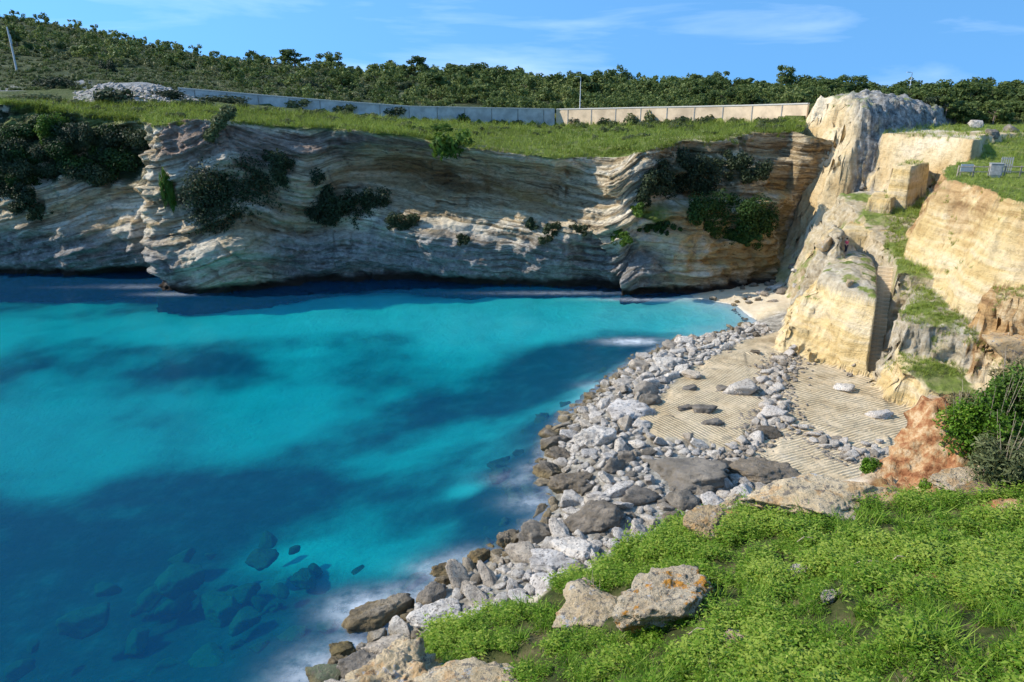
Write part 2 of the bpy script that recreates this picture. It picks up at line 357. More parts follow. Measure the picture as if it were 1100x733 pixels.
def tier(name, poly, zf, k, rough=.5, fr=.35): TIERS.append((name, np.array([list(p[:2]) for p in poly]), zf if callable(zf) else const(zf), k, rough, fr))
# outcrop left of the stair
tier('S', [C0+[.3,.2], C1, Sb, Sb+[1.5, 5], [Sb[0]-1, Sb[1]+7], D(888, 300, 79), D(880, 300, 73.5)], lambda x, y: 10.7+.1*(y-75), 3.2, .25)
tier('Sl', [D(868,330,73), D(882,330,72), D(890,330,82), D(866,330,80)], 8.0, 2.6, .9)
tier('Sf', [D(850,355,72), C0+[-.6, -.2], D(890,360,74), D(858,340,78)], 4.2, 2.2, .9)
tier('Sboulder', [D(884,280,80), D(899,280,78), D(903,280,81), D(890,280,84)], 12.9, 3.5, .6)
# yellow cut step and blocks behind
tier('step', [D(900,270,84), D(953,262,83), D(966,262,92), D(915,262,95)], 12.3, 12, .05)
tier('blockA', [D(927,250,90), D(952,250,88.5), D(958,250,94), D(932,250,96)], 15.2, 14, .1)
tier('blockB', [D(948,250,91.5), D(966,250,90), D(984,250,95), D(964,250,100)], 19.0, 14, .15)
# right of the stair
tier('R2a', [Sd+SIDE*.9, W(948,410,1.7), W(962,432,1.7), W(988,440,1.7), W(1040,455,1.7), W(1160,470,1.7), [75,60], [75,90], [45,92], Sc+STAIR_DIR*4+SIDE*.8, Sc+SIDE*1.3], lambda x, y: 7.0+.28*(y-66)-.03*(x-38), 4.0, .55)
tier('R2b', [W(966,398,3.5), W(990,402,3.5), W(1008,404,3.5), W(1040,410,3.5), [75,66], [75,92], [48,92], Sc+SIDE*2.5+STAIR_DIR*1.0, W(962,385,3.)], lambda x, y: 9.2+.1*(y-66), 3.2, .8)
tier('R2c', [D(962,300,71), D(990,300,70), D(1010,300,69), [75,70], [75,96], [46,96], D(958,290,77)], lambda x, y: 10.6+.13*(y-72), 2.0, .7)
tier('mid', [D(945,280,79), D(985,280,76), [75,76], [75,97], [44,97]], lambda x, y: 11.8+.18*(y-80)+.06*(x-44), 2.2, .6)
R1poly = plw((1013,193,19.2),(1045,198,19.2),(1068,204,19.2),(1090,211,19.2),(1130,216,19.2))+[[90,58],[100,95],[62,97],D(1012,192,84)]
tier('R1', R1poly, lambda x, y: 19.2+.03*(y-75), 3.4, .45)
tier('R1b', plw((1052,215,18.),(1075,235,16.5),(1096,240,16.),(1140,250,15.))+[[80,60],[80,70]], lambda x, y: 16.5, 3.0, 1.1, .5)
tier('butt', [D(1036,320,66), D(1060,330,60), D(1082,330,58), D(1130,330,55), [80,60], [80,72], D(1040,300,70)], lambda x, y: 12.5, 3.2, 1.0, .5)
# pale far cliff and the hump above it
tier('pale', [D(910,200,113), D(922,200,109), D(944,200,104), D(985,190,99), D(1030,190,93), D(1046,190,88), D(1075,190,90), [110,90], [110,150], [50,150], [48,122]], lambda x, y: 17.4+0*x, lambda x, y: 1.25+1.9*ss(58, 50, x), 1.3, .42)
tier('ledge', [D(938,150,108), D(965,148,103), D(1005,148,98.5), D(1032,150,94), D(1044,155,91), D(1050,160,92), D(1053,160,95), D(1052,160,100), [84,114], [110,135], [110,150], [54,150]], lambda x, y: 22.0+0*x, 6, .12)
tier('hump', [D(906,101,116), D(914,101,112.5), D(926,104,107.5), D(935,110,108), D(960,110,113), D(990,112,120), D(1020,112,127), [84,142], [62,150], [52,130]], lambda x, y: 27.6-.10*np.maximum(x-58, 0)-.02*(y-110), lambda x, y: 1.7+1.6*ss(54, 50, x), 1.2, .5)
tier('humpleft', [D(876,130,122), D(890,118,116), D(902,118,113), [60,120], [56,150], [50,140]], lambda x, y: 23.0+0*x, lambda x, y: 2.9+0*x, 1.0, .32)
tier('gslope', [D(1044,165,91), D(1062,170,88), [112,78], [112,150], [60,150], [60,104]], lambda x, y: 19.3+np.minimum(.125*np.maximum(y-88, 0), 2.6), 2.0, .2)
tier('back', [[66,112],[78,104],[120,100],[140,150],[55,150]], lambda x, y: 22.0+.012*(y-110), .8, .3)

STEPS = [((690, 446), (800, 466), .28), ((722, 418), (826, 432), .22), ((760, 388), (830, 400), .2), ((838, 452), (955, 470), .3), ((842, 418), (950, 430), .16), ((800, 378), (850, 382), -.25)]
def base_h(x, y):
    d = -sdist(x, y, SHORE)
    dd = d+.7*fbm(x*.3, y*.3, 2.2, 3)
    land = np.minimum(1.55, .42*np.maximum(dd, 0))+.25*np.maximum(dd-4, 0)*ss(52, 34, y)*ss(14, 4, x)*.5
    beach = win(x, 18, 24, 40, 48)*ss(88, 94, y)
    land = land*(1-beach)+beach*np.minimum(3.2, .16*np.maximum(d, 0)+.02*np.maximum(d-6, 0))
    far_shallow = ss(60, 95, y)
    steep = .55*(1-far_shallow)+.16*far_shallow
    deep = 8.5*(1-far_shallow)+2.3*far_shallow+2.5*ss(-20, -75, x)
    deep = deep+2.5*ss(60, 38, y); sea = -deep*(1-np.exp(-np.maximum(-d, 0)*steep/deep))+.35*fbm(x*.12, y*.12, 5., 4)*ss(0, 4, -d)
    tdist = sdist(x, y, TERR)
    terr = 1.7+.06*fbm(x*.5, y*.5, 1., 3)-ss(0, 3, tdist)*3
    wob = .5*fbm(x*.35, y*.35, 3., 4)
    for (ua, va), (ub, vb), hgt in STEPS:
        A, B = W(ua, va, 1.7), W(ub, vb, 1.7); t_ = ((x-A[0])*(B[0]-A[0])+(y-A[1])*(B[1]-A[1]))/((B[0]-A[0])**2+(B[1]-A[1])**2)
        side = ((x-A[0])*(B[1]-A[1])-(y-A[1])*(B[0]-A[0]))/np.hypot(B[0]-A[0], B[1]-A[1])+wob
        terr = terr+hgt*ss(-.12, .12, side)*win(t_, -.02, .02, .98, 1.02)*np.exp(-np.maximum(side, 0)/4.)
    # slightly different levels of the quarried panels
    z = np.where(d > 0, land, sea)
    return np.where(tdist < .6, np.maximum(z, terr), z), d, tdist
def land_h(x, y, detail=True):
    z, d, td = base_h(x, y); who = np.full(x.shape, -1)
    wx = x+.6*fbm(x*.25, y*.25, 8., 3); wy = y+.6*fbm(x*.25, y*.25, 4., 3)
    for i, (n, p, zf, k, ro, fr) in enumerate(TIERS):
        c = p.mean(0); rad = np.hypot(*(p-c).T).max()+20/(1.2 if callable(k) else k)*1.2+4
        m = np.hypot(x-c[0], y-c[1]) < rad
        if not m.any(): continue
        xs, ys = x[m], y[m]
        dd = sdist(xs, ys, p)+ro*(1.1*fbm(xs*fr, ys*fr, i*3.1, 4)+.5*ridge(xs*fr*2.3, ys*fr*2.3, i*1.7, 3)-.2)
        top = zf(xs, ys)-ROUND.get(n, 0)*np.exp(np.minimum(dd, 0)/2.2)+(1.1*fbm(xs*.28, ys*.28, 31., 4) if n in ('hump', 'humpleft') else 0)
        zz = top+np.minimum(.25, .12*fbm(xs*.5, ys*.5, i, 4))-(k(xs, ys) if callable(k) else k)*np.maximum(dd, 0)
        zz = np.where(zz > -1, zz, -99)
        zc = z[m]; up = zz > zc; zc = np.where(up, zz, zc); z[m] = zc
        w = who[m]; w[up] = i; who[m] = w
    # the stair is a slot cut straight into the rock
    a = (x-C1[0])*STAIR_DIR[0]+(y-C1[1])*STAIR_DIR[1]; b = (x-C1[0])*SIDE[0]+(y-C1[1])*SIDE[1]
    slot = (b > -.02) & (b < SW+.02) & (a > -2) & (a < 9.4)
    z = np.where(slot, np.minimum(z, 1.45+np.clip(a, 0, 9.3)*(STAIR_TOP-1.9)/9.2), z)
    return z, d, td, who, slot
NAMES = [t[0] for t in TIERS]
def land_mesh(name, xs, ys, mat, keep=None, disp=True):
    X, Y = np.meshgrid(xs, ys); Z, d, td, who, slot = land_h(X, Y)
    gy, gx = np.gradient(Z, ys, xs); g = np.hypot(gx, gy)+1e-9
    steep = ss(.7, 2.2, g)*(~slot)
    nx, ny = -gx/g, -gy/g
    cut = np.isin(who, [NAMES.index(n) for n in ('step', 'blockA', 'blockB', 'ledge')])
    smo = cut | ((who == NAMES.index('S')) & (X > C0[0]-.5)) | ((who == NAMES.index('R1')) & (X < W(1045, 198, 19.2)[0]))
    amp = np.where(smo, .18, 1.)
    off = amp*(.45*pn(X*.06, Y*.06, Z*.9)+.3*pn(X*.12, Y*.12, Z*2.3)+.55*fbm(X*.55, Y*.55, Z*.55, 4)-.15)
    if disp:
        X = X+nx*off*steep; Y = Y+ny*off*steep
        Z = Z+np.where((who >= 0) & ~cut, .16*fbm(X*.9, Y*.9, Z*.9, 4), 0)
    isr = lambda *n: np.isin(who, [NAMES.index(q) for q in n])
    flat = 1-ss(.35, 1.1, g)
    vn = fbm(X*.22, Y*.22, 7.7, 4); vn2 = fbm(X*.8, Y*.8, 3.3, 4)
    veg = flat*(isr('R1', 'back', 'gslope')*1. + isr('mid', 'R2c', 'R2b', 'R2a', 'butt', 'R1b')*ss(-.12, .12, vn+.3*vn2) + isr('ledge')*ss(70, 76, X)*1. + isr('hump', 'humpleft')*.8*ss(0., .25, vn) + isr('S', 'Sl')*ss(.1, .3, vn2))
    veg = np.maximum(veg, isr('mid', 'R2c')*ss(-.15, .1, vn)*.9*(1-ss(1.2, 2.5, g)))
    veg = veg*ss(-.9, -.3, vn2+.4)
    pale = isr('pale', 'ledge', 'hump', 'humpleft')*1.
    brown = isr('R1b', 'butt')*1. + isr('pale')*ss(54, 48, X)*ss(17, 11, Z)*.7 + isr('R1')*ss(W(1040, 200, 19.2)[0]-1, W(1055, 200, 19.2)[0], X)*1.
    greyrock_shade = isr('R2b')*.62 + isr('R2c', 'mid')*.5 + isr('hump')*ss(48.5, 51.5, X-.25*(Y-108)+.8*vn)*1. + isr('Sboulder')*.6+isr('Sl', 'S')*.5*(Z > 8.5)  # grey ledges, plus the shade of the hump's right face painted as grey
    floor = (who < 0)*(1-ss(-.3, .5, td+.5*vn2))
    xq = W(835, 390, 1.7); panel = ss(-.2, .2, (X-W(838, 400, 1.7)[0])*.95+(Y-W(838, 400, 1.7)[1])*-.38+.3*vn2)
    beach = win(X, 18, 23, 45, 52)*ss(86, 90, Y)
    shore = (who < 0)*(1-floor)*(1-beach)*ss(-1.2, .2, d)
    sand = (who < 0)*beach*ss(-2, .5, d)
    sea = (who < 0)*ss(.6, -.6, d)*(1-.0*beach)
    weed = seaweed(X, Y, d)
    at = dict(veg=np.clip(veg, 0, 1), pale=pale, brown=np.clip(brown, 0, 1), greyrock_shade=np.clip(greyrock_shade, 0, 1), floor=floor, panel=panel, shore=shore, sand=sand, sea=sea, weed=weed)
    V = np.stack([X, Y, Z], -1).reshape(-1, 3)
    return mesh_np(name, V, grid_faces(len(ys), len(xs), keep), mat, attrs=at)
def seaweed(X, Y, d):
    w = 0.48+.9*fbm(X*.045, Y*.07, 9.3, 4)
    def blob(u, v, rx, ry, a):
        p = W(u, v, -4.); return a*np.exp(-((X-p[0])/rx)**2-((Y-p[1])/ry)**2)
    w = w+blob(430, 345, 34, 8, -.75)+blob(600, 355, 18, 8, -.9)+blob(720, 345, 10, 9, -.9)+blob(200, 350, 30, 6, -.35)+blob(430, 385, 12, 5, -.5)+blob(330, 420, 22, 8, -.35)+blob(100, 430, 26, 10, -.30)
    w = w+blob(660, 410, 9, 12, .8)+blob(560, 430, 10, 9, .6)+blob(600, 480, 6, 7, .3)+blob(450, 490, 10, 8, .3)+blob(90, 375, 30, 3.5, .22)+blob(230, 390, 8, 2., .3)+blob(60, 320, 40, 3, .35)
    w = w+blob(300, 640, 6, 5, .3)+blob(120, 620, 14, 6, .15)+blob(390, 545, 6, 3, -.3)+blob(500, 540, 2.0, 1.3, -.8)+blob(310, 575, 2.2, 1.5, -.35)
    w = w+.35*ss(8, 2, -d)*ss(66, 60, Y)+.62*ss(64, 40, Y)*(.75+.25*ss(-5, -30, X))+.12*ss(-30, -70, X)+.22*win(Y, 44, 52, 62, 72)*ss(8, -20, X)-.25*ss(0, 18, X)*ss(60, 70, Y)
    return np.clip(w, 0, 1)

M_QUARRY = mat_quarry(); M_CLIFF = mat_cliff(); M_UP = mat_upland(); M_WATER = mat_water()
NX0, NX1, NY0, NY1, BY1 = 12.0, 74.0, 48.0, 96.0, 150.0
tag(land_mesh('quarry_terrain', np.arange(NX0, NX1+.01, .155), np.arange(NY0, NY1+.01, .15), M_QUARRY), kind='structure')
tag(land_mesh('pale_cliff_terrain', np.arange(26, 120, .32), np.arange(NY1, BY1, .3), M_QUARRY), kind='structure')
xs = np.concatenate([np.arange(-170, -20, 1.), np.arange(-20, NX0, .3), [NX0], np.arange(NX0+.5, 80, .5)])
ys = np.concatenate([np.arange(14, NY0, .3), [NY0], np.arange(NY0+.4, NY1, .4), [NY1], np.arange(NY1+1, 124, 1.)])
xc, yc = (xs[:-1]+xs[1:])/2, (ys[:-1]+ys[1:])/2
XC, YC = np.meshgrid(xc, yc)
keep = ~((XC > NX0) & (XC < NX1) & (YC > NY0) & (YC < NY1)) & ~((XC > 26.3) & (YC > NY1))
tag(land_mesh('seabed', xs, ys, M_QUARRY, keep, disp=False), kind='structure')

# ------------------------------------------------------------------ far cliff, swept along the foot of the cliff
foot = [(-150, 122, -330), (-118, 114, -200)] + [(*W(u, v, 0)[:2], u) for u, v in [(-60,297),(0,299),(60,300),(105,298.5),(135,298),(150,299.5),(158,300.5),(164,306),(173,312),(195,313.5),(235,313.5),(265,312),(295,308),(325,304.5),(355,302),(400,300),(450,301),(510,304),(560,307),(600,309.5),(632,310),(646,312),(656,316),(668,318.5),(700,318),(735,317),(765,312),(800,308),(832,303),(852,297)]] + [(44.5,110.3,880),(50,110.6,905),(56,111.5,940)]
foot = np.array(foot)
def catmull(P, n):
    P = np.vstack([2*P[0]-P[1], P, 2*P[-1]-P[-2]]); t = np.linspace(0, len(P)-3-1e-6, n); i = t.astype(int); f = (t-i)[:, None]
    a, b, c, d = P[i], P[i+1], P[i+2], P[i+3]
    return .5*(2*b+(c-a)*f+(2*a-5*b+4*c-d)*f**2+(3*b-a-3*c+d)*f**3)
fp = catmull(foot, 6000)
sl = np.concatenate([[0], np.cumsum(np.hypot(*np.diff(fp[:, :2], axis=0).T))])
NC = 1250
# finer columns where the photograph looks
su = np.interp(np.linspace(0, 1, NC), np.linspace(0, 1, 6000), np.interp(np.linspace(sl[0], sl[-1], 6000), sl, np.arange(6000)))
fx, fy, fu = (np.interp(su, np.arange(6000), fp[:, k]) for k in range(3))
tx, ty = np.gradient(fx), np.gradient(fy); tl = np.hypot(tx, ty); nxx, nyy = ty/tl, -tx/tl
kern = np.hanning(41); kern /= kern.sum()
def smooth1(a): return np.convolve(np.pad(a, 20, mode='edge'), kern, 'valid')
nxx, nyy = smooth1(nxx), smooth1(nyy)
vt_u = [-330,-100,0,60,130,160,172,185,215,235,300,380,440,480,520,560,600,640,660,700,750,800,850,868,905,940]
vt_v = [118,114,113,122,128,133,136,133,130,130,133,139,143,152,158,165,169,168,166,159,155,152,143,141,152,160]
vtop = np.interp(fu, vt_u, vt_v)
zt = np.array([D(u, v, y+2.5)[2] for u, v, y in zip(fu, vtop, fy)])
zt = zt+.35*fbm(sl[-1]*np.linspace(0, 1, NC)*.12, 0*fx, 3.3, 4)
NR = 210; zb = -7.
tt = np.linspace(0, 1, NR)[:, None]
Zc = zb+(zt[None]-zb)*tt; U = np.broadcast_to(fu, Zc.shape); S = np.broadcast_to(np.linspace(0, sl[-1], NC), Zc.shape); ZT = np.broadcast_to(zt, Zc.shape)
q = np.clip(Zc, 0, None)/ZT
off = -.12*np.clip(Zc, 0, None)
off = off-win(U, 330, 400, 590, 640)*(5.0*bump1(q, .72, .2)-2.6*bump1(q, .26, .24)-3.0*ss(.88, .97, q)*1.)
off = off+win(U, 185, 230, 300, 340)*(2.2*bump1(q, .25, .16)+.8*bump1(q, .02, .1)-1.6*bump1(q, .62, .2))
off = off-win(U, -500, -400, 135, 160)*(7*ss(.52, 1, q)*(.6+.4*pn(S*.05, 0*S))+1.2*ss(.3, .34, q))
off = off-win(U, 685, 720, 860, 880)*(2.6*ss(.58, .62, q)+2.2*ss(.8, .86, q)-1.2*bump1(q, .22, .2))
off = off+win(U, 640, 652, 690, 720)*(1.5*bump1(q, .85, .12)+.9*bump1(q, .55, .04)+1.2*bump1(q, .40, .05)+.7*bump1(q, .12, .12))
off = off-win(U, 820, 850, 900, 920)*3*bump1(q, .3, .35)
off = off-1.3*bump1(Zc, .5, 1.0)*ss(770, 740, U)-.5
off = off-3.2*win(U, 647, 651, 663, 667)*ss(3.0, 2.2, Zc)-3.4*win(U, 146, 155, 161, 165)*(1-.2*q)-1.5*win(U, -500, -400, 140, 155)+1.3*win(U, 164, 168, 185, 215)*(.5+.5*np.sin(Zc*1.1+1.))*(1-.4*q)
DIP = .17*(np.interp(U, fu, fx)+18)*win(U, 340, 380, 900, 1000)*(1-.75*ss(640, 690, U))-3.2*bump1(U, 265, 48)-.12*(np.clip(U, 0, 160)-80)*.3
dipz = Zc+DIP+.6*pn(S*.03, Zc*.05, 1.)+1.3*pn(S*.012, 0*S, 4.)
led = pn(S*.015, dipz*.4, 2.)*1.9+(pn(S*.03, dipz*1.1, 6.)*1.0+pn(S*.05, dipz*2.6, 11.)*.4)*ss(-.25, .25, fbm(S*.03, Zc*.06, 14., 3)+.25*win(U, 630, 650, 720, 760)+.2*win(U, 150, 165, 200, 240))
led = np.sign(led)*np.abs(led)**.8
def hsh(a, b, c=0.):
    v = np.sin(a*127.1+b*311.7+c*74.7)*43758.5453; return v-np.floor(v)
def beds(th, wj, seed):
    zz_ = dipz/th+.35*pn(S*.12, dipz*.2, seed); lay = np.floor(zz_); sj = S/wj*(.6+.8*hsh(lay, seed))+.25*pn(S*.6, lay*3.3, seed); return hsh(lay, np.floor(sj), seed)-.5+.6*(hsh(lay, seed+3.)-.5)
bed = .75*beds(1.7, 9., 1.)+.5*beds(.75, 4.5, 2.)+.26*beds(.36, 2.4, 3.)
bedw = .25+.95*ss(-.15, .25, fbm(S*.05, dipz*.1, 21., 3))
lamp_ = 1-.45*win(U, 820, 845, 960, 980)-.35*win(U, 380, 420, 590, 630)
off = off+.6*led*lamp_+1.05*bed*bedw*(1-.5*win(U, 830, 850, 960, 980))+2.4*fbm(S*.07, dipz*.12, 3.1, 4)-.9*np.maximum(0, ridge(S*.16+.15*Zc, Zc*.05, 8.2, 3)-.62)*4.*(1-.5*win(U, 380, 420, 590, 630))+1.0*ridge(S*.10, dipz*.35, 2.2, 3)*lamp_+.55*fbm(S*.5, Zc*.6, 9.1, 4)+.5*ridge(S*.25, Zc*.12, 5.5, 3)*ss(.05, .2, q)
edge = ss(.985, 1., q); off = off*(1-.0*edge)
Xc = fx[None]+nxx[None]*off; Yc = fy[None]+nyy[None]*off
Zc2 = Zc+.25*fbm(S*.35, Zc*.9, 2.7, 3)*(q < .97)*(Zc > -3)
def up_tab():
    lip_u = 550+815*Xc[-1]/Yc[-1]; o_ = np.argsort(lip_u)
    us = np.array([-400,-150,0,60,120,190,330,440,520,600,700,800,870,950,1050,1200,1500], float)
    Ye = np.interp(us, lip_u[o_], Yc[-1][o_])+.5; Ye[-4:] = 142
    ze = np.interp(us, fu, zt); ze[-4:] = [22.6, 23, 24, 25]
    Yw = np.array([158,154,150,150,150,150,154,158,163,168,154,141,131,150,152,155,160.])
    vb = np.array([92,95,100,103,105,105,118,129,133,135.5,134,132,130,124,122,120,118.])
    vw = np.array([90,93,97,95,96,95,107,115,116.5,118,116,114,112,118,117,115,113.])
    vs = np.array([-110,-40,5,12,25,42,61,70,76,82,84,87,89,97,97,94,92.])
    Yr = np.array([380,370,360,360,350,345,340,330,320,310,300,290,280,270,270,280,280.])
    zb_ = np.array([D(u, v, y)[2] for u, v, y in zip(us, vb, Yw)]); zt_ = np.array([D(u, v, y)[2] for u, v, y in zip(us, vw, Yw)])
    zr = np.array([D(u, v+13, y)[2] for u, v, y in zip(us, vs, Yr)])
    return us, Ye, ze, Yw, zb_, zt_, Yr, zr
UT = up_tab()
def upland_z(x, y):
    u = 550+815*x/np.maximum(y, 1); us = UT[0]
    Ye, ze, Yw, zb_, ztp, Yr, zr = (np.interp(u, us, t) for t in UT[1:])
    has = win(u, 150, 190, 872, 876)
    z = ze+(zb_-ze)*ss(0, 1, (y-Ye)/(Yw-Ye))
    road = ztp-.9*has
    z2 = np.where(y < Yw+.25, z, road)
    soft = ss(-10, 10, y-Yw); z2 = has*z2+(1-has)*(z*(1-soft)+road*soft)
    f = np.clip((y-Yw-9)/(Yr-Yw-9), 0, 1)
    f2 = f**.85
    z2 = np.where(y > Yw+9, road+(zr-road)*f2, z2)
    back = np.clip((y-Yr)/200, 0, 1); z2 = z2-back**1.5*25-np.clip((y-Yr-200)/2500, 0, 1)*30
    n = .5*fbm(x*.05, y*.05, 1.5, 4)*ss(0, 8, y-Ye)*ss(1, 8, np.abs(y-Yw))+3.*fbm(x*.012, y*.012, 6.5, 3)*ss(20, 80, y-Yw)
    bank = 3.0*win(u, 70, 120, 150, 225)*win(y, 128, 140, 143, 150)
    z2 = z2+n+bank
    return z2
# plateau cap joining the cliff's lip to the plateau
caps = np.linspace(.4, 9, 14)
CX = Xc[-1][None]-nxx[None]*caps[:, None]; CY = Yc[-1][None]-nyy[None]*caps[:, None]
wgt = ss(0, 7, caps)[:, None]
CZ = (1-wgt)*(zt[None]+.12*np.minimum(caps, 2)[:, None])+wgt*(upland_z(CX, CY)+.05-.35*ss(6, 9, caps)[:, None])
CZ = np.where(fu[None] > 870, zt[None]-.3*caps[:, None], CZ)
Xa = np.vstack([Xc, CX]); Ya = np.vstack([Yc, CY]); Za = np.vstack([Zc2, CZ])
Ua = np.vstack([U, np.broadcast_to(fu, CX.shape)]); qa = np.vstack([q, np.full(CX.shape, 1.05)]); Sa_ = np.vstack([S, np.broadcast_to(S[0], CX.shape)])
nn = fbm(Sa_*.15, Za*.2, 8.8, 4)
veg = ss(.985, 1.01, qa+.03*nn)*ss(-.7, -.2, fbm(Xa*.12, Ya*.12, 1.9, 4))*(1-.55*ss(690, 760, Ua))
veg = np.maximum(veg, .9*win(Ua, -500, -400, 120, 165)*ss(.80, .9, qa+.25*nn))
veg = np.maximum(veg, win(Ua, 640, 650, 700, 730)*ss(.1, .3, nn)*win(qa, .3, .36, .6, .66))
pink = (win(Ua, 170, 190, 350, 420)*win(qa+.1*nn, .72, .82, .96, 1.0)+win(Ua, 350, 380, 480, 520)*win(qa+.06*nn, .9, .93, .97, .99))*.75
ochre = win(Ua, 680, 740, 850, 880)*win(qa+.15*nn, .12, .2, .6, .7)+.6*win(Ua, 225, 260, 330, 400)*win(qa, .2, .3, .45, .5)+.9*win(Ua, 380, 430, 570, 640)*bump1(qa, .78-.0008*(Ua-400), .07)+.5*ss(820, 850, Ua)
grey = np.clip(.85-.85*win(Ua, 690, 730, 980, 990)-.7*win(Ua, 190, 215, 270, 320), 0, 1)
ivy = win(Ua, -500, -400, 140, 165)*win(qa+.12*nn, .55, .64, .93, 1.)+win(Ua, 690, 720, 820, 840)*win(qa+.1*nn, .70, .76, .93, .97)*.8
far_cliff = mesh_np('far_cliff', np.stack([Xa, Ya, Za], -1).reshape(-1, 3), grid_faces(*Xa.shape), M_CLIFF, attrs=dict(veg=np.clip(veg, 0, 1), pink=np.clip(pink, 0, 1), ochre=np.clip(ochre, 0, 1), dip=np.vstack([DIP, np.repeat(DIP[-1:], len(caps), 0)]), grey=grey, ivy=np.clip(ivy, 0, 1)))
tag(far_cliff, kind='structure')

# upland: plateau, road bench and hill
tau = np.linspace(-1000, 1700, 420); tau = (tau-550)/815
Yrow = np.concatenate([np.arange(100, 200, .9), np.arange(200, 420, 3.), np.geomspace(425, 6000, 24)])
TY, TT = np.meshgrid(Yrow, tau, indexing='ij'); UX = TY*TT
# rays off to the side: keep the sheet out of the sea and the quarry
UZ = upland_z(UX, TY); uu = 550+815*TT
UZ = np.where((uu > 872) & (TY < 143), -9, UZ)
hill = ss(2, 14, TY-np.interp(uu, UT[0], UT[3]))
hill = np.maximum(hill, .8*win(uu, -900, -800, 300, 420)*ss(116, 124, TY))
hill = np.maximum(hill, .55*ss(-.05, .25, fbm(UX*.1, TY*.1, 4.4, 4)))
bare = win(uu, 75, 100, 180, 222)*win(TY, 133, 138, 146, 150)+win(uu, -40, -20, 12, 30)*win(TY, 150, 154, 160, 164)+win(uu, 50, 60, 90, 105)*win(TY, 158, 160, 166, 170)
keepu = np.ones((len(Yrow)-1, len(tau)-1), bool)
keepu &= ~((uu[:-1, :-1] > 872) & (TY[1:, 1:] < 143))
lip_u = 550+815*Xc[-1]/Yc[-1]; o_ = np.argsort(lip_u); LIPY = np.interp(uu, lip_u[o_], Yc[-1][o_])
UZ = UZ-.4*ss(6, 3, TY-LIPY)
keepu &= (TY > LIPY+3.5)[:-1, :-1]
upland = mesh_np('hillside', np.stack([UX, TY, UZ], -1).reshape(-1, 3), grid_faces(*UX.shape, keepu), M_UP, attrs=dict(hill=hill, bare=np.clip(bare, 0, 1)))
tag(upland, kind='structure')

# ------------------------------------------------------------------ water
wx = np.concatenate([np.geomspace(-900, -62, 16)[:-1], np.arange(-62, 42, .45), [46, 60, 90, 200]])
wy = np.concatenate([[-400, -60, 0, 12], np.arange(20, 104, .45), [106, 112, 118, 126, 240]])
WX, WY = np.meshgrid(wx, wy)
FOAM = []
def foam_at(u, v, rx, ry, a): p = W(u, v, 0.); FOAM.append((p[0], p[1], rx, ry, a))
for f in [(395,655,2.0,1.3,.75),(450,640,2.8,1.0,.5),(372,700,1.3,1.1,.6),(480,612,1.8,1.,.6),(520,600,2.2,1.,.5),(575,540,2.,1.1,.35),(582,505,1.6,1.2,.35),(560,515,2.4,1.0,.2),(680,367,3.,1.1,.8),(640,415,1.6,1.2,.25),(150,308,5,1.,.25),(185,316,4,.9,.3),(600,315,9,.8,.25),(690,322,6,.8,.4),(345,730,2.,2.,.6)]: foam_at(*f)
foam = np.zeros(WX.shape)
for x0, y0, rx, ry, a in FOAM: foam = np.maximum(foam, a*np.exp(-((WX-x0)/rx)**2-((WY-y0)/ry)**2))
_, dsh, _ = base_h(WX, WY)
foam = np.maximum(foam, .28*np.exp(-(np.abs(dsh)/.8)**2)*ss(96, 90, WY))
water = mesh_np('water', np.stack([WX, WY, 0*WX], -1).reshape(-1, 3), grid_faces(*WX.shape), M_WATER, attrs=dict(foam=foam))
tag(water, kind='structure')
floor_v = np.array([[-900, -400, -9.5], [200, -400, -9.5], [200, 135, -9.5], [-900, 135, -9.5]], float)
tag(mesh_np('seabed_far', floor_v, np.array([[0, 1, 2, 3]]), plain('dark_seabed', (.05, .08, .08))), kind='structure')
# ------------------------------------------------------------------ surfaces things stand on
def bvh_of(o):
    m = o.data; v = np.empty(len(m.vertices)*3, np.float32); m.vertices.foreach_get('co', v)
    p = np.empty(len(m.polygons)*4, np.int32); m.loops.foreach_get('vertex_index', p)
    return BVHTree.FromPolygons([tuple(a) for a in v.reshape(-1, 3).tolist()], [tuple(a) for a in p.reshape(-1, 4).tolist()])
SURF = [bvh_of(bpy.data.objects[n]) for n in ('far_cliff', 'quarry_terrain', 'pale_cliff_terrain', 'hillside', 'seabed')]
def hit(u, v, which=None):
    d = Vector(ray(u, v)); d.normalize(); best = None
    for i, b in enumerate(SURF):
        if which is not None and i not in which: continue
        r = b.ray_cast(Vector((0, 0, CAMZ)), d)
        if r[0] is not None and (best is None or r[3] < best[2]): best = (r[0], r[1], r[3])
    return best
def ground(x, y, which=(1, 2, 3, 4, 0)):
    best = None
    for i in which:
        r = SURF[i].ray_cast(Vector((x, y, 90)), Vector((0, 0, -1)))
        if r[0] is not None and (best is None or r[0].z > best): best = r[0].z
    return best if best is not None else 0.
def proj(p):
    x, y, z = p[0], p[1], p[2]-CAMZ; f = y*CP-z*SP; up = y*SP+z*CP
    return 550+FPX*x/f, 366.5-FPX*up/f, f
rng = np.random.RandomState(11)

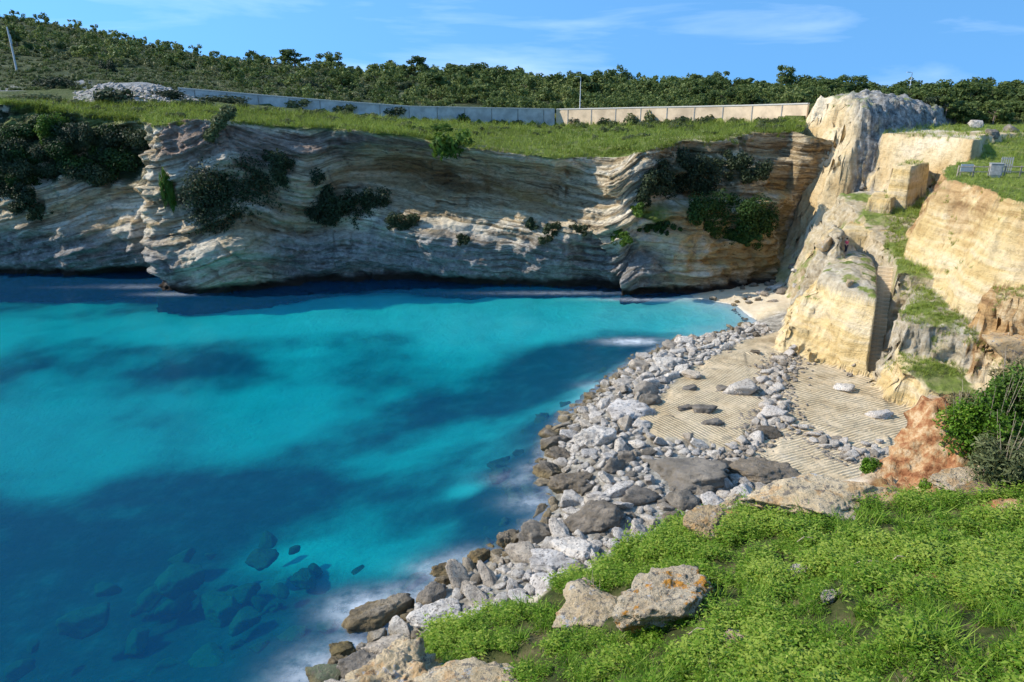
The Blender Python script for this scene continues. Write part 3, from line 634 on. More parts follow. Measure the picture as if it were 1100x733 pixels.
# ------------------------------------------------------------------ concrete walls along the road
M_WALLSHADE = plain('shaded_concrete', (.46, .46, .45), .9, .22, .5); M_WALLSUN = plain('sunlit_concrete', (.60, .46, .31), .9, .22, .35)  # one wall: shade coloured grey on the left stretch, sunlight beige on the right
M_CAP = plain('pale_coping', (.55, .52, .46), .9, .1)
def road_wall(name, us, mat, label, zt_extra=0.):
    P = []
    for u in us:
        Yw = np.interp(u, UT[0], UT[3]); P.append((Yw*(u-550)/815, Yw, np.interp(u, UT[0], UT[4]), np.interp(u, UT[0], UT[5])+zt_extra))
    P = np.array(P); t = np.gradient(P[:, :2], axis=0); t /= np.hypot(*t.T)[:, None]; nrm = np.stack([t[:, 1], -t[:, 0]], 1)
    root = empty(name, (P[0, 0], P[0, 1], P[0, 2]), 0, label, 'wall')
    def sheet(nm, o0, o1, z0, z1, m):
        b = MB(); V = []; F = []; n = len(P)
        for i in range(n):
            a = P[i, :2]+nrm[i]*o1[0]; c = P[i, :2]+nrm[i]*o0[0]
            V += [[*a, z0[i]], [*a, z1[i]], [*c, z1[i]], [*c, z0[i]]]
        for i in range(n-1):
            for k in range(4): F.append([4*i+k, 4*i+(k+1) % 4, 4*i+4+(k+1) % 4, 4*i+4+k])
        F += [[0, 3, 2, 1], [4*n-4, 4*n-3, 4*n-2, 4*n-1]]
        b.add((np.array(V)-np.array(P[0, [0, 1, 2]]), F)); o = b.build(nm, m, root); return o
    sheet('wall_face', (-.35,), (.15,), P[:, 2]-1.5, P[:, 3], mat)
    sheet('coping', (-.45,), (.25,), P[:, 3]+.003, P[:, 3]+.22, M_CAP)
    L_ = np.concatenate([[0], np.cumsum(np.hypot(*np.diff(P[:, :2], axis=0).T))])
    b = MB()
    for l in np.arange(3, L_[-1]-1, 6.):          # upright joints between the poured bays
        x = np.interp(l, L_, P[:, 0]); y = np.interp(l, L_, P[:, 1]); z0 = np.interp(l, L_, P[:, 2]); z1 = np.interp(l, L_, P[:, 3])
        k = min(np.searchsorted(L_, l), len(P)-1); a = math.atan2(t[k, 1], t[k, 0])
        b.add(box_vf((x+nrm[k, 0]*.17-P[0, 0], y+nrm[k, 1]*.17-P[0, 1], (z0+z1)/2-P[0, 2]-.3), (.18, .1, z1-z0+.5), a))
    b.build('bay_joint', plain(name+'_joint', (.28, .27, .25)), root)
road_wall('concrete_wall', np.arange(192, 598, 4.), M_WALLSHADE, 'long grey concrete retaining wall in shade at the foot of the scrub hill')
road_wall('concrete_wall', np.arange(598, 872, 4.), M_WALLSUN, 'sunlit beige concrete retaining wall running up to the pale rock hump')

# ------------------------------------------------------------------ leaves
def leaf_cloud(n, clumps, leaf, rs, flat=1., elong=1.6, up=.35):
    """n leaf blades spread through the volume of overlapping clumps (x, y, z, r)"""
    c = np.array(clumps, float); w = c[:, 3]**2; ci = rs.choice(len(c), n, p=w/w.sum())
    d = rs.normal(size=(n, 3)); d /= np.linalg.norm(d, axis=1)[:, None]; r = rs.rand(n)**.38
    p = c[ci, :3]+d*(c[ci, 3]*r)[:, None]*np.array([1, 1, flat])
    nr = d+rs.normal(size=(n, 3))*.7+np.array([0, 0, up]); nr /= np.linalg.norm(nr, axis=1)[:, None]
    a = np.cross(nr, rs.normal(size=(n, 3))); a /= np.linalg.norm(a, axis=1)[:, None]+1e-9; b = np.cross(nr, a)
    s = (leaf*(.6+.8*rs.rand(n)))[:, None]
    V = np.stack([p-a*s*elong*.5, p+b*s*.5-a*s*.1, p+a*s*elong*.5, p-b*s*.5+a*s*.1], 1)
    tone = np.clip(.45+.22*rs.normal(size=n)+.16*(rs.rand(len(c))-.5)[ci], 0, 1)
    return V.reshape(-1, 3), np.repeat(tone, 4)
def quads(n): return np.arange(n*4, dtype=np.int32).reshape(-1, 4)
def bush_clumps(rs, k=9, flat=.7):
    c = []
    for i in range(k):
        a = rs.rand()*6.283; r = .62*rs.rand()**.6; h = rs.rand()
        c.append((r*math.cos(a), r*math.sin(a), .18+flat*.55*h*(1-.4*r), .26+.2*rs.rand()))
    return c
M_DARK = leaf_mat('dark_evergreen_leaves', (.016, .026, .012), (.050, .070, .026), (.11, .125, .055), .2)
M_SCRUB = leaf_mat('grey_green_scrub_leaves', (.05, .065, .024), (.16, .18, .07), (.30, .29, .15), .3)
M_PINE = leaf_mat('pine_needles', (.035, .06, .013), (.12, .165, .04), (.25, .28, .09), .35)
M_GREEN = leaf_mat('fresh_green_leaves', (.035, .07, .008), (.10, .18, .02), (.24, .32, .06), .35)
M_IVY = leaf_mat('ivy_leaves', (.012, .03, .006), (.036, .078, .012), (.08, .13, .022), .25)
M_BARK = plain('grey_brown_bark', (.16, .12, .09), .95, .3, 3)
M_TWIG = plain('dry_twigs', (.36, .29, .21), .9, .25, 8)
PROTO = {}
def proto_mesh(key, mat, n, leaf, seed, k=9, flat=.7, elong=1.6):
    rs = np.random.RandomState(seed); V, t = leaf_cloud(n, bush_clumps(rs, k, flat), leaf, rs, 1., elong)
    o = mesh_np(key, V, quads(n), mat, smooth=False, attrs=dict(tone=t), do_link=False); me = o.data; bpy.data.objects.remove(o); PROTO.setdefault(key, []).append(me)
for s_ in range(4):
    proto_mesh('dark', M_DARK, 2600, .065, 20+s_, 16); proto_mesh('scrub', M_SCRUB, 900, .12, 30+s_, 14, .75); proto_mesh('green', M_GREEN, 900, .12, 40+s_)
    proto_mesh('ivy', M_IVY, 2400, .065, 50+s_, 16); proto_mesh('darkscrub', M_DARK, 900, .12, 60+s_, 14, .8); proto_mesh('pinebush', M_PINE, 900, .12, 70+s_, 15, .95)
def bush(name, mesh, loc, scale, label, cat='bush', group=None, rz=None):
    o = bpy.data.objects.new(name, mesh); link(o); o.location = loc; o.scale = scale; o.rotation_euler = (0, 0, rng.rand()*6.28 if rz is None else rz)
    return tag(o, label, cat, group)
def cliff_bush(u, v, wpx, hpx, key, label, group=None, out=.25, which=None):
    h = hit(u, v+hpx*.3, which)
    if h is None: return None
    p, n, dist = h; a = wpx*.5*dist/FPX*1.15; b = hpx*dist/FPX*1.15
    ms = PROTO[key]; m = ms[rng.randint(len(ms))]
    nh = Vector((n.x, n.y, 0))*(a*out)
    return bush(label_name(key), m, p+nh-Vector((0, 0, b*.25)), (a, min(a, b)*.75, b), label, 'bush', group, rz=0.)
def wall_bush(u, v, wpx, hpx, key, label):
    h = hit(u, v, F0)
    if h is None: return
    p, n, dist = h; a = wpx*.58*dist/FPX; b = hpx*.56*dist/FPX; rs = np.random.RandomState(int(u*7+v)); cl = []
    for i in range(int(10+wpx*hpx/70)):
        t = rs.rand()*6.283; r = rs.rand()**.5; e = min(a, b); x = a*r*math.cos(t)*.85; z = b*r*math.sin(t)*.85+.2*b*math.sin(3*r*math.cos(t)+u)
        cl.append((x, -.2*e*rs.rand()-.3, z, max(.35, e*rs.uniform(.2, .46))))
    m = int(min(12000, 500+a*b*4*110)); V, tn = leaf_cloud(m, cl, .17+.004*wpx*dist/FPX, rs, 1., 1.6)
    ang = math.atan2(n.x, -n.y); ca, sa = math.cos(ang), math.sin(ang); V = np.stack([V[:, 0]*ca-V[:, 1]*sa, V[:, 0]*sa+V[:, 1]*ca, V[:, 2]], 1)
    o = mesh_np(label_name(key), V, quads(m), {'dark': M_DARK, 'ivy': M_IVY, 'green': M_GREEN, 'darkscrub': M_DARK}[key], smooth=False, attrs=dict(tone=tn)); o.location = p
    return tag(o, label, 'bush')
def label_name(key): return {'dark': 'dark_bush', 'ivy': 'ivy_clump', 'green': 'green_bush', 'scrub': 'scrub_bush', 'darkscrub': 'dark_bush', 'pinebush': 'pine_bush'}[key]
F0 = (0,)
for a in [(245,208,88,66,'dark','largest dark bush on the nose of the cliff headland'),(305,184,44,34,'dark','dark bush beside the pink rock high on the headland'),
          (348,216,34,52,'dark','tall dark bush hanging in the cliff right of the headland'),(388,222,64,40,'dark','wide dark bush in the middle of the pale banded cliff'),
          (432,240,36,22,'dark','small dark bush at the right end of the row on the banded cliff'),(292,168,22,14,'dark','small dark tuft just under the reddish cliff edge'),
          (705,197,56,34,'dark','dark bush on the upper ledge right of the sunlit cliff corner'),(745,186,60,40,'dark','dark bush in the middle of the upper ledge above the ivy'),
          (795,180,56,26,'dark','dark bush at the right end of the upper ledge above the ivy'),(690,212,26,20,'dark','small dark bush at the left end of the upper ledge'),
          (765,228,66,40,'ivy','green ivy covering the rock face, left half'),(808,236,60,44,'ivy','green ivy covering the rock face, right half'),(785,254,60,18,'ivy','low fringe of green ivy hanging under the big ivy cover'),
          (684,226,54,16,'green','light green tufts on the upper step of the sunlit cliff corner'),(706,243,60,14,'ivy','green strip on the lower step right of the cliff corner'),(668,254,38,20,'green','light green tuft on the lowest step of the cliff corner'),
          (592,252,36,18,'darkscrub','dark shrub low on the shaded cliff left of the corner'),(622,247,22,14,'darkscrub','small dark shrub close to the left of the cliff corner'),(574,243,18,14,'darkscrub','small dark shrub, leftmost of three low on the shaded cliff'),(497,256,14,12,'darkscrub','small dark shrub low in the middle of the banded cliff'),
          (58,142,30,26,'green','round yellow green bush at the cliff edge above the dark slope'),
          (42,226,28,16,'dark','dark round bush low on the far left cliff'),(18,210,44,24,'dark','dark bush at the far left edge of the cliff'),(30,186,70,20,'ivy','dark green creeper under the left slope')]:
    wall_bush(*a)
cliff_bush(180, 196, 15, 40, 'green', 'green strip of plants on the sunlit edge of the headland', None, .1, F0)
for i in range(46):                     # dark growth on the left slope above the cliff
    u = rng.uniform(-10, 165); v = rng.uniform(126, 186)
    if u > 120 and v < 142: continue
    cliff_bush(u, v, rng.uniform(20, 44), rng.uniform(10, 22), 'dark' if rng.rand() < .55 else 'ivy', 'dark evergreen bush matted on the shaded slope above the far left cliff', 'dark bushes on the left slope', .1, F0)
# wind-bent shrub standing on the headland's edge
h = hit(232, 150, F0)
if h:
    root = empty('windswept_tree', h[0], 0, 'grey green wind bent tree leaning over the cliff edge of the headland', 'tree')
    b = MB().add(tube_vf([(0, 0, -.5), (.1, 0, .8), (.8, 0, 2.2), (2., .2, 3.6)], [.22, .2, .15, .06])); b.build('trunk', M_BARK, root, True)
    rs = np.random.RandomState(5); cl = [(-.9+i*.42, .1*math.sin(i), .2+i*.62-.02*i*i, .85+.25*math.sin(i*2)) for i in range(9)]
    V, t = leaf_cloud(2600, cl, .22, rs, .9, 3.0, .1); mesh_np('crown', V, quads(2600), M_SCRUB, root, False, dict(tone=t))

# ------------------------------------------------------------------ hill: pines, scrub
def pine_proto(seed):
    rs = np.random.RandomState(seed); H_ = 1.; tr = MB().add(tube_vf([(0, 0, -.1), (.01, 0, .3), (.02*rs.normal(), .02, .72)], [.035, .028, .012]))
    for k in range(4):
        a = rs.rand()*6.28; tr.add(tube_vf([(0, 0, .35+.08*k), (.2*math.cos(a), .2*math.sin(a), .5+.08*k)], [.014, .006], 5))
    V, F = tr.V, tr.F; m = bpy.data.meshes.new('trunk'); m.from_pydata(V, [], F); m.materials.append(M_BARK)
    cl = []
    for k in range(17):
        a = rs.rand()*6.28; z = .28+.68*rs.rand()**.8; r = (.46-.34*abs(z-.55))*rs.rand()**.5
        cl.append((r*math.cos(a), r*math.sin(a), z, (.11+.09*rs.rand())))
    V, t = leaf_cloud(1500, cl, .048, rs, .75, 1.9, .4); o = mesh_np('crown', V, quads(1500), M_PINE, smooth=False, attrs=dict(tone=t), do_link=False)
    cm = o.data; bpy.data.objects.remove(o); return m, cm
PINES = [pine_proto(100+i) for i in range(6)]
SCRUB_MESH = {k: PROTO[k] for k in ('scrub', 'darkscrub', 'pinebush')}
def sky_v(u): return np.interp(u, [-400,-150,0,60,120,190,330,440,520,600,700,800,870,950,1050,1200], [-110,-40,5,12,25,42,61,70,76,82,84,87,89,97,97,94])
hill_pts = []
for _ in range(20000):
    u = rng.uniform(-140, 1240); Yw = np.interp(u, UT[0], UT[3]); Yr = np.interp(u, UT[0], UT[6])
    if u > 872: Yw = 152 if u < 1000 else 124
    y = Yw+4+(Yr+25-Yw-4)*rng.rand()**1.15; x = y*(u-550)/815
    dense = ss(250, 520, u)*.4+.6; clear = fbm(x*.02, y*.02, 3.9, 3)
    open_ = (1-ss(200, 420, u))*ss(0, 40, Yw+70-y)          # open scrubby ground low on the left
    if rng.rand() > dense+.25*clear-.05*open_: continue
    if u > 380 and fbm(x*.045, y*.045, 12.1, 3) > .2: continue
    hill_pts.append((u, x, y, open_))
hill_pts.sort(key=lambda t: t[2])
# thin to a minimum spacing
acc = []; cell = {}
for t in hill_pts:
    u, x, y, op = t; pine = rng.rand() < (.12+.68*ss(330, 560, u))*(1-op); s = rng.uniform(1.3, 3.2)*(1.-.35*op)*(1-.25*(1-ss(150, 400, u))) if not pine else rng.uniform(3.0, 6.2)
    s *= (.5+.5*min(1., max(0., (y-np.interp(u, UT[0], UT[3]))/70.)))*.9 if u < 872 else .8
    rad = s*.62 if not pine else s*.3
    g = (int(x//4), int(y//4)); ok = True
    for i in (-1, 0, 1):
        for j in (-1, 0, 1):
            for q_ in cell.get((g[0]+i, g[1]+j), ()):
                if math.hypot(q_[0]-x, q_[1]-y) < .66*(q_[2]+rad): ok = False
    s *= 1+.45*float(fbm(x*.05, y*.05, 5.5, 3))+.25*rng.normal()*(.5 if pine else .3)
    if pine and u > 300 and y > 230 and rng.rand() < .10: s *= 1.35
    s = max(s, 1.)
    if ok: cell.setdefault(g, []).append((x, y, rad)); acc.append((u, x, y, pine, s, op))
vis = []
for t in acc:
    z = float(upland_z(np.array(t[1]), np.array(t[2]))) if t[0] < 872 or t[2] > 149 else ground(t[1], t[2], (2, 3))
    vis.append((*t, z, t[4]/t[2]))
pines_ = sorted([v for v in vis if v[3] and -20 < v[0] < 1120], key=lambda v: -v[7])
shr = sorted([v for v in vis if not v[3] and -20 < v[0] < 1120], key=lambda v: -v[7])
ind_p, ind_s = pines_[:150], shr[:130]
idset = set(map(id, ind_p+ind_s)); rest = [v for v in vis if id(v) not in idset]
for u, x, y, pine, s, op, z, _ in ind_p:
    tm, cm = PINES[rng.randint(6)]; root = empty('pine_tree', (x, y, z-.2), rng.rand()*6.28, 'dark green pine standing in the belt of woodland behind the road wall', 'tree', 'pines on the hill')
    root.scale = (s*rng.uniform(.8, 1.55), s*rng.uniform(.8, 1.55), s*rng.uniform(.85, 1.1))
    for nm, me in (('trunk', tm), ('crown', cm)): link(bpy.data.objects.new(nm, me), root)
for u, x, y, pine, s, op, z, _ in ind_s:
    k = rng.choice(['scrub', 'darkscrub', 'pinebush'], p=[.5, .25, .25]); me = SCRUB_MESH[k][rng.randint(4)]
    bush('scrub_bush', me, (x, y, z-.25), (s*1.05, s*1.05, s*rng.uniform(.8, 1.15)), 'rounded grey green scrub bush on the slope behind the road wall', 'bush', 'scrub bushes on the hill')
def gather(items, name, mat_keys, n, leaf):
    Vs, ts = [], []
    for u, x, y, pine, s, op, z, _ in items:
        rs = np.random.RandomState(int(abs(x*13+y*7)) % 99991)
        if pine:
            cl = [(.3*s*rs.normal()*.6, .3*s*rs.normal()*.6, s*rs.uniform(.35, .9), s*rs.uniform(.12, .22)) for _ in range(8)]
            V, t = leaf_cloud(n, cl, s*.085, rs, .8, 1.7, .4)
        else:
            cl = np.array(bush_clumps(rs, 6, .8))*s*1.05; V, t = leaf_cloud(n, cl, s*.17, rs, 1., 1.5)
        Vs.append(V+np.array([x, y, z-.2])); ts.append(np.clip(t+rs.normal()*.22, 0, 1))
    if not Vs: return
    V = np.concatenate(Vs); o = mesh_np(name, V, quads(len(V)//4), mat_keys, smooth=False, attrs=dict(tone=np.concatenate(ts)))
    tag(o, kind='stuff')
gather([v for v in rest if v[3]], 'pine_wood', M_PINE, 200, .1)
sc_ = [v for v in rest if not v[3]]
gather(sc_[::2], 'hill_scrub', M_SCRUB, 150, .2); gather(sc_[1::2], 'hill_undergrowth', M_PINE, 150, .2)

# bushes on the plateau in front of the wall and on the wall
for a in [(498,126,18,14,'green','round bright green bush on the plateau in front of the grey wall'),(484,150,44,24,'green','leafy green bush at the cliff edge, middle of the bay'),(455,138,60,10,'green','low bright green growth along the cliff edge left of the leafy bush'),
          (618,130,18,9,'dark','small dark bush at the left end of the beige wall foot'),(655,131,34,12,'darkscrub','low dark bush against the beige wall near the lamp post'),(682,129,24,14,'scrub','grey green bush against the beige wall, second from the lamp post'),
          (703,126,24,17,'scrub','tallest grey green bush in the row at the beige wall'),(735,130,40,10,'darkscrub','long low dark bush in front of the beige wall'),(760,129,30,12,'scrub','pale scrub bush before the right part of the beige wall'),(846,128,22,8,'green','light green bush next to the pale rock hump'),
          (688,119,8,7,'darkscrub','dark tuft growing out of the beige wall'),(745,119,5,7,'darkscrub','thin dark tuft hanging on the beige wall further right'),
          (420,119,34,9,'darkscrub','low dark bush hiding the grey wall foot, middle'),(370,116,30,10,'scrub','grey bush at the grey wall foot left of the middle'),(320,110,34,9,'scrub','grey bush at the left part of the grey wall'),(235,107,60,9,'dark','long dark thicket before the left end of the grey wall'),
          (180,101,44,10,'dark','dark thicket right of the stony bank'),(120,103,40,16,'darkscrub','dark bush in front of the stony bank'),(58,90,52,15,'dark','dark spreading bush above the left end of the plateau'),(40,105,50,8,'scrub','grey scrub at the left end of the plateau'),(118,72,18,15,'dark','round dark bush standing alone on the left hillside')]:
    cliff_bush(*a[:5], a[5], None, 0., (3, 0))
for i in range(130):
    u = rng.uniform(0, 860); v = rng.uniform(0, 1); vb = np.interp(u, [0, 200, 330, 440, 600, 870], [108, 110, 120, 128, 134, 130])
    cliff_bush(u, vb+v*v*16-1, rng.uniform(8, 22), rng.uniform(4, 8), 'scrub', 'low grey green scrub tuft on the plateau before the road wall', 'scrub tufts on the plateau', 0., (3,))

# ------------------------------------------------------------------ posts, hut
M_STEEL = plain('galvanised_steel', (.55, .56, .56), .5, .1); M_WHITE = plain('white_paint', (.50, .50, .49), .6, .08); M_DKSTEEL = plain('dark_steel', (.12, .12, .13), .5)
def lamp_post(u, vbase, Y, hgt, label):
    p = D(u, vbase, Y); z = float(upland_z(np.array(p[0]), np.array(p[1]))); top = p[2]+hgt
    root = empty('street_lamp', (p[0], p[1], z), 0, label, 'lamp post'); hh = top-z
    MB().add(tube_vf([(0, 0, -.3), (0, 0, hh*.5), (0, 0, hh)], [.13, .10, .07], 8)).build('mast', M_STEEL, root)
    MB().add(tube_vf([(0, 0, hh-.05), (-.3, 0, hh+.05), (-.55, 0, hh+.08)], .05)).build('arm', M_STEEL, root)
    MB().add(box_vf((-.85, 0, hh+.07), (.8, .3, .14))).build('lamp_head', M_WHITE, root)
lamp_post(623, 114, 166, 6.0, 'tall slim street lamp standing behind the beige wall')
lamp_post(977, 96, 175, 3.6, 'thin lamp post sticking up behind the pale rock hump')
p = hit(18, 76, (3,))
if p:
    root = empty('utility_pole', p[0], 0, 'white leaning pole on the hillside at the far left', 'pole'); hh = 34*p[2]/FPX
    MB().add(tube_vf([(0, 0, -.4), (0, 0, hh*.5), (-.12, 0, hh)], [.22, .2, .16], 8)).build('mast', M_WHITE, root)
    MB().add(box_vf((.12, 0, hh*.72), (.3, .25, hh*.22))).build('cable_box', M_WHITE, root)
p = D(1014, 104, 165); zz = float(upland_z(np.array(p[0]), np.array(p[1])))
M_RUIN = plain('pale_stone', (.55, .48, .37), .95, .2, 3)
root = empty('stone_ruin', (p[0], p[1], zz), .5, 'small pale stone ruin among the trees behind the rock hump', 'ruin')
top = p[2]-zz+2.4
MB().add((np.array([[-1.3,-1,-.5],[1.1,-1,-.5],[1.1,1,-.5],[-1.3,1,-.5],[-1.2,-.95,top*.86],[.9,-.95,top],[1.,.9,top*.8],[-1.1,.9,top*.7]]), [[3,2,1,0],[4,5,6,7],[0,1,5,4],[1,2,6,5],[2,3,7,6],[3,0,4,7]])).build('wall', M_RUIN, root)
MB().add(box_vf((-.1, -.99, top*.45), (.5, .1, .8))).build('window', plain('dark_opening', (.02, .02, .02)), root)
# ------------------------------------------------------------------ rocks
def rock_mesh(name, mat, seed, sub=4, facets=11, rough=.07, sq=(1, 1, 1), pit=0.):
    import bmesh
    bm = bmesh.new(); bmesh.ops.create_icosphere(bm, subdivisions=sub, radius=1.); bm.verts.ensure_lookup_table()
    V = np.array([v.co[:] for v in bm.verts]); F = np.array([[v.index for v in f.verts] for f in bm.faces], np.int32); bm.free()
    rs = np.random.RandomState(seed); n = rs.normal(size=(facets, 3)); n /= np.linalg.norm(n, axis=1)[:, None]; dd = rs.uniform(.55, .95, facets)
    n = np.vstack([n, [[0, 0, 1], [0, 0, -1]]]); dd = np.append(dd, [rs.uniform(.5, .8), .6])
    t = V@n.T; rr = np.where(t > .05, dd/np.maximum(t, .05), 9.)
    r = -np.log(np.exp(-50*np.minimum(rr, 2)).sum(1))/50; r = np.minimum(r, 1.15)
    P = V*r[:, None]
    f = rough*(1.6*fbm(P[:, 0]*1.6+seed, P[:, 1]*1.6, P[:, 2]*1.6, 5, .6)+.8*ridge(P[:, 0]*3+seed, P[:, 1]*3, P[:, 2]*3, 3)-.4)
    if pit: f = f-pit*np.clip(fbm(P[:, 0]*7, P[:, 1]*7, P[:, 2]*7+seed, 2), 0, 1)
    P = P*(1+f)[:, None]*np.array(sq)
    o = mesh_np(name, P, F, mat, smooth=True, do_link=False); me = o.data; bpy.data.objects.remove(o); return me
M_PALE = mat_boulder('pale_limestone', [(.32, (.16, .14, .12)), (.42, (.46, .42, .37)), (.5, (.68, .63, .56)), (.66, (.80, .75, .68))])
M_GREYR = mat_boulder('dark_grey_rock', [(.3, (.075, .065, .05)), (.46, (.20, .175, .14)), (.58, (.34, .30, .245)), (.7, (.46, .42, .35))])
M_WHITER = mat_boulder('white_limestone', [(.3, (.46, .40, .33)), (.48, (.66, .60, .52)), (.62, (.76, .71, .64))])
M_CREAM = mat_boulder('cream_limestone', [(.3, (.36, .26, .14)), (.46, (.60, .47, .29)), (.58, (.70, .58, .40)), (.7, (.62, .54, .42))], .35)
M_LICHEN = mat_boulder('lichen_limestone', [(.3, (.32, .24, .15)), (.46, (.58, .47, .32)), (.58, (.66, .57, .42)), (.7, (.58, .54, .48))], .95)
M_SUB = mat_boulder('sea_rock', [(.3, (.07, .09, .06)), (.5, (.15, .18, .11)), (.66, (.26, .29, .18))])
RP = [rock_mesh('boulder', M_PALE, 200+i, 4, 9+i % 5, .08, ((1.2, .85, .6), (1, .9, .75), (1.4, .75, .5))[i % 3]) for i in range(14)]
RG = [rock_mesh('boulder', M_GREYR, 300+i, 4, 9+i % 4, .12, ((1.15, .85, .7), (1, .9, .85))[i % 2]) for i in range(6)]
RW = [rock_mesh('boulder', M_WHITER, 400+i, 3, 9+i % 4, .08, ((1.1, .9, .6), (1, .9, .7))[i % 2]) for i in range(6)]
def rock(name, me, loc, s, label, group=None, rot=None, cat='boulder'):
    o = bpy.data.objects.new(name, me); link(o); o.location = loc; o.scale = (s, s, s) if np.isscalar(s) else s
    o.rotation_euler = (rng.normal()*.35, rng.normal()*.35, rng.rand()*6.283) if rot is None else rot
    return tag(o, label, cat, group)
FGU = [330,410,440,480,600,640,700,760,820,900,960,1000,1100]; FGV = [760,725,690,672,660,600,572,548,532,522,500,440,400]
placed = []
def free(x, y, r, k=.8): return all((x-a)**2+(y-b)**2 > (k*(r+c))**2 for a, b, c in placed)
def on_land(x, y): return float(land_h(np.array([x], float), np.array([y], float))[0][0])
# the notable ones first
NOTE = [(410,660,56,M_GREYR,'large dark craggy rock standing in the sea at the near end of the bank',1.0),(478,612,24,M_GREYR,'small brown rock alone in the water beside the foam',.8),(513,600,24,M_GREYR,'brown rock at the water edge right of the lone one',.9),
        (505,632,18,M_PALE,'small upright pointed white boulder by the water',1.4),(548,582,28,M_GREYR,'dark rounded rock at the water edge where the bank turns',1.2),(578,575,44,M_GREYR,'brown flat rock behind the dark rounded one',.6),
        (735,503,104,M_GREYR,'huge flat topped grey slab between boulders and quarry floor',.45),(820,508,60,M_GREYR,'grey beige broken slab right of the huge grey slab',.35),(633,558,56,M_GREYR,'big dark pitted boulder in the middle of the near bank',.8),
        (600,630,60,M_PALE,'big pale pitted boulder just before the grass',.75),(590,600,52,M_PALE,'flat white topped boulder next to the pitted one',.5),(620,585,50,M_PALE,'pale tilted slab like boulder behind the flat white one',.6),(648,548,40,M_PALE,'whitish boulder left of the dark pitted one',.7),
        (640,470,36,M_PALE,'tall whitish boulder in the middle bank near the slab',1.0),(612,520,40,M_GREYR,'dark split boulder near the water, middle of the bank',.9),(590,505,30,M_GREYR,'dark wet boulder touching the water in the middle of the bank',.8),(600,487,26,M_GREYR,'brownish wet boulder further along the water edge',.8),
        (672,440,50,M_PALE,'long pale leaning boulder beside the left quarry panel',.55),(694,384,18,M_PALE,'white boulder at the head of the small point',.9),(716,388,30,M_PALE,'pale boulder second on the small point',.6),
        (365,697,30,M_SUB,'yellowish rock awash left of the dark craggy rock',.5),(350,725,40,M_SUB,'yellow green rock awash in the bottom corner of the bank',.5),(385,712,50,M_GREYR,'grey brown rock split in two above the bottom water edge',.7),(420,695,56,M_PALE,'pale sloping rock below the dark craggy one',.5),
        (470,660,50,M_PALE,'pale veined rock beside the rough end of the grass',.6),(520,668,36,M_PALE,'rounded pale rock touching the grass edge',.8),(655,640,20,M_PALE,'small pale rock left of the lichen rock',.7)]
for i, (u, v, w_, mat, lab, asp) in enumerate(NOTE):
    p = W(u, v, .6)
    for _ in range(3): p = W(u, v, max(on_land(p[0], p[1]), -.2)+.35)
    r = w_*.5*proj(p)[2]/FPX
    me = rock_mesh('boulder', mat, 700+i, 5, 10, .13 if mat is M_GREYR else .1, (1.15, .8, max(.45, asp)), .03)
    rock('boulder', me, (p[0], p[1], p[2]-.15*r), r, lab, None, (rng.normal()*.08, rng.normal()*.08, rng.normal()*.4)); placed.append((p[0], p[1], r*.85))
# quarry floor stones with a place of their own
FLOORN = [(735,439,15,M_GREYR,'dark rock, left of two on the step between the left panels'),(758,441,22,M_GREYR,'dark rock, right of two on the step between the left panels'),(720,451,13,M_GREYR,'small dark rock alone on the near left panel'),(764,456,22,M_GREYR,'broad dark rock lying on the near left panel'),
          (740,467,9,M_GREYR,'very small dark stone on the near left panel'),(742,404,18,M_WHITER,'white stone by the bank on the far left panel'),(797,421,34,M_WHITER,'long flat white slab on the left panel edge'),(908,418,18,M_WHITER,'white block alone on the right panel'),
          (944,447,24,M_WHITER,'white upright block at the foot of the quarry cliff'),(825,467,24,M_GREYR,'brown grey pointed rock where the rubble lines meet'),(831,447,32,M_WHITER,'largest white block in the rubble line'),(740,417,14,M_GREYR,'small brown stone on the far left panel'),(776,418,14,M_GREYR,'small brown stone next to the long white slab'),(812,378,8,M_GREYR,'tiny stone near the hollow in the far panel')]
for i, (u, v, w_, mat, lab) in enumerate(FLOORN):
    p = W(u, v, 1.8); r = w_*.5*proj(p)[2]/FPX; me = rock_mesh('stone', mat, 800+i, 4, 10, .1, (1.2, .85, .6))
    rock('stone', me, (p[0], p[1], 1.7+.22*r), r, lab, None, (0, 0, rng.normal()*.5), 'stone'); placed.append((p[0], p[1], r))
nb = 0; small = []
TP = TERR
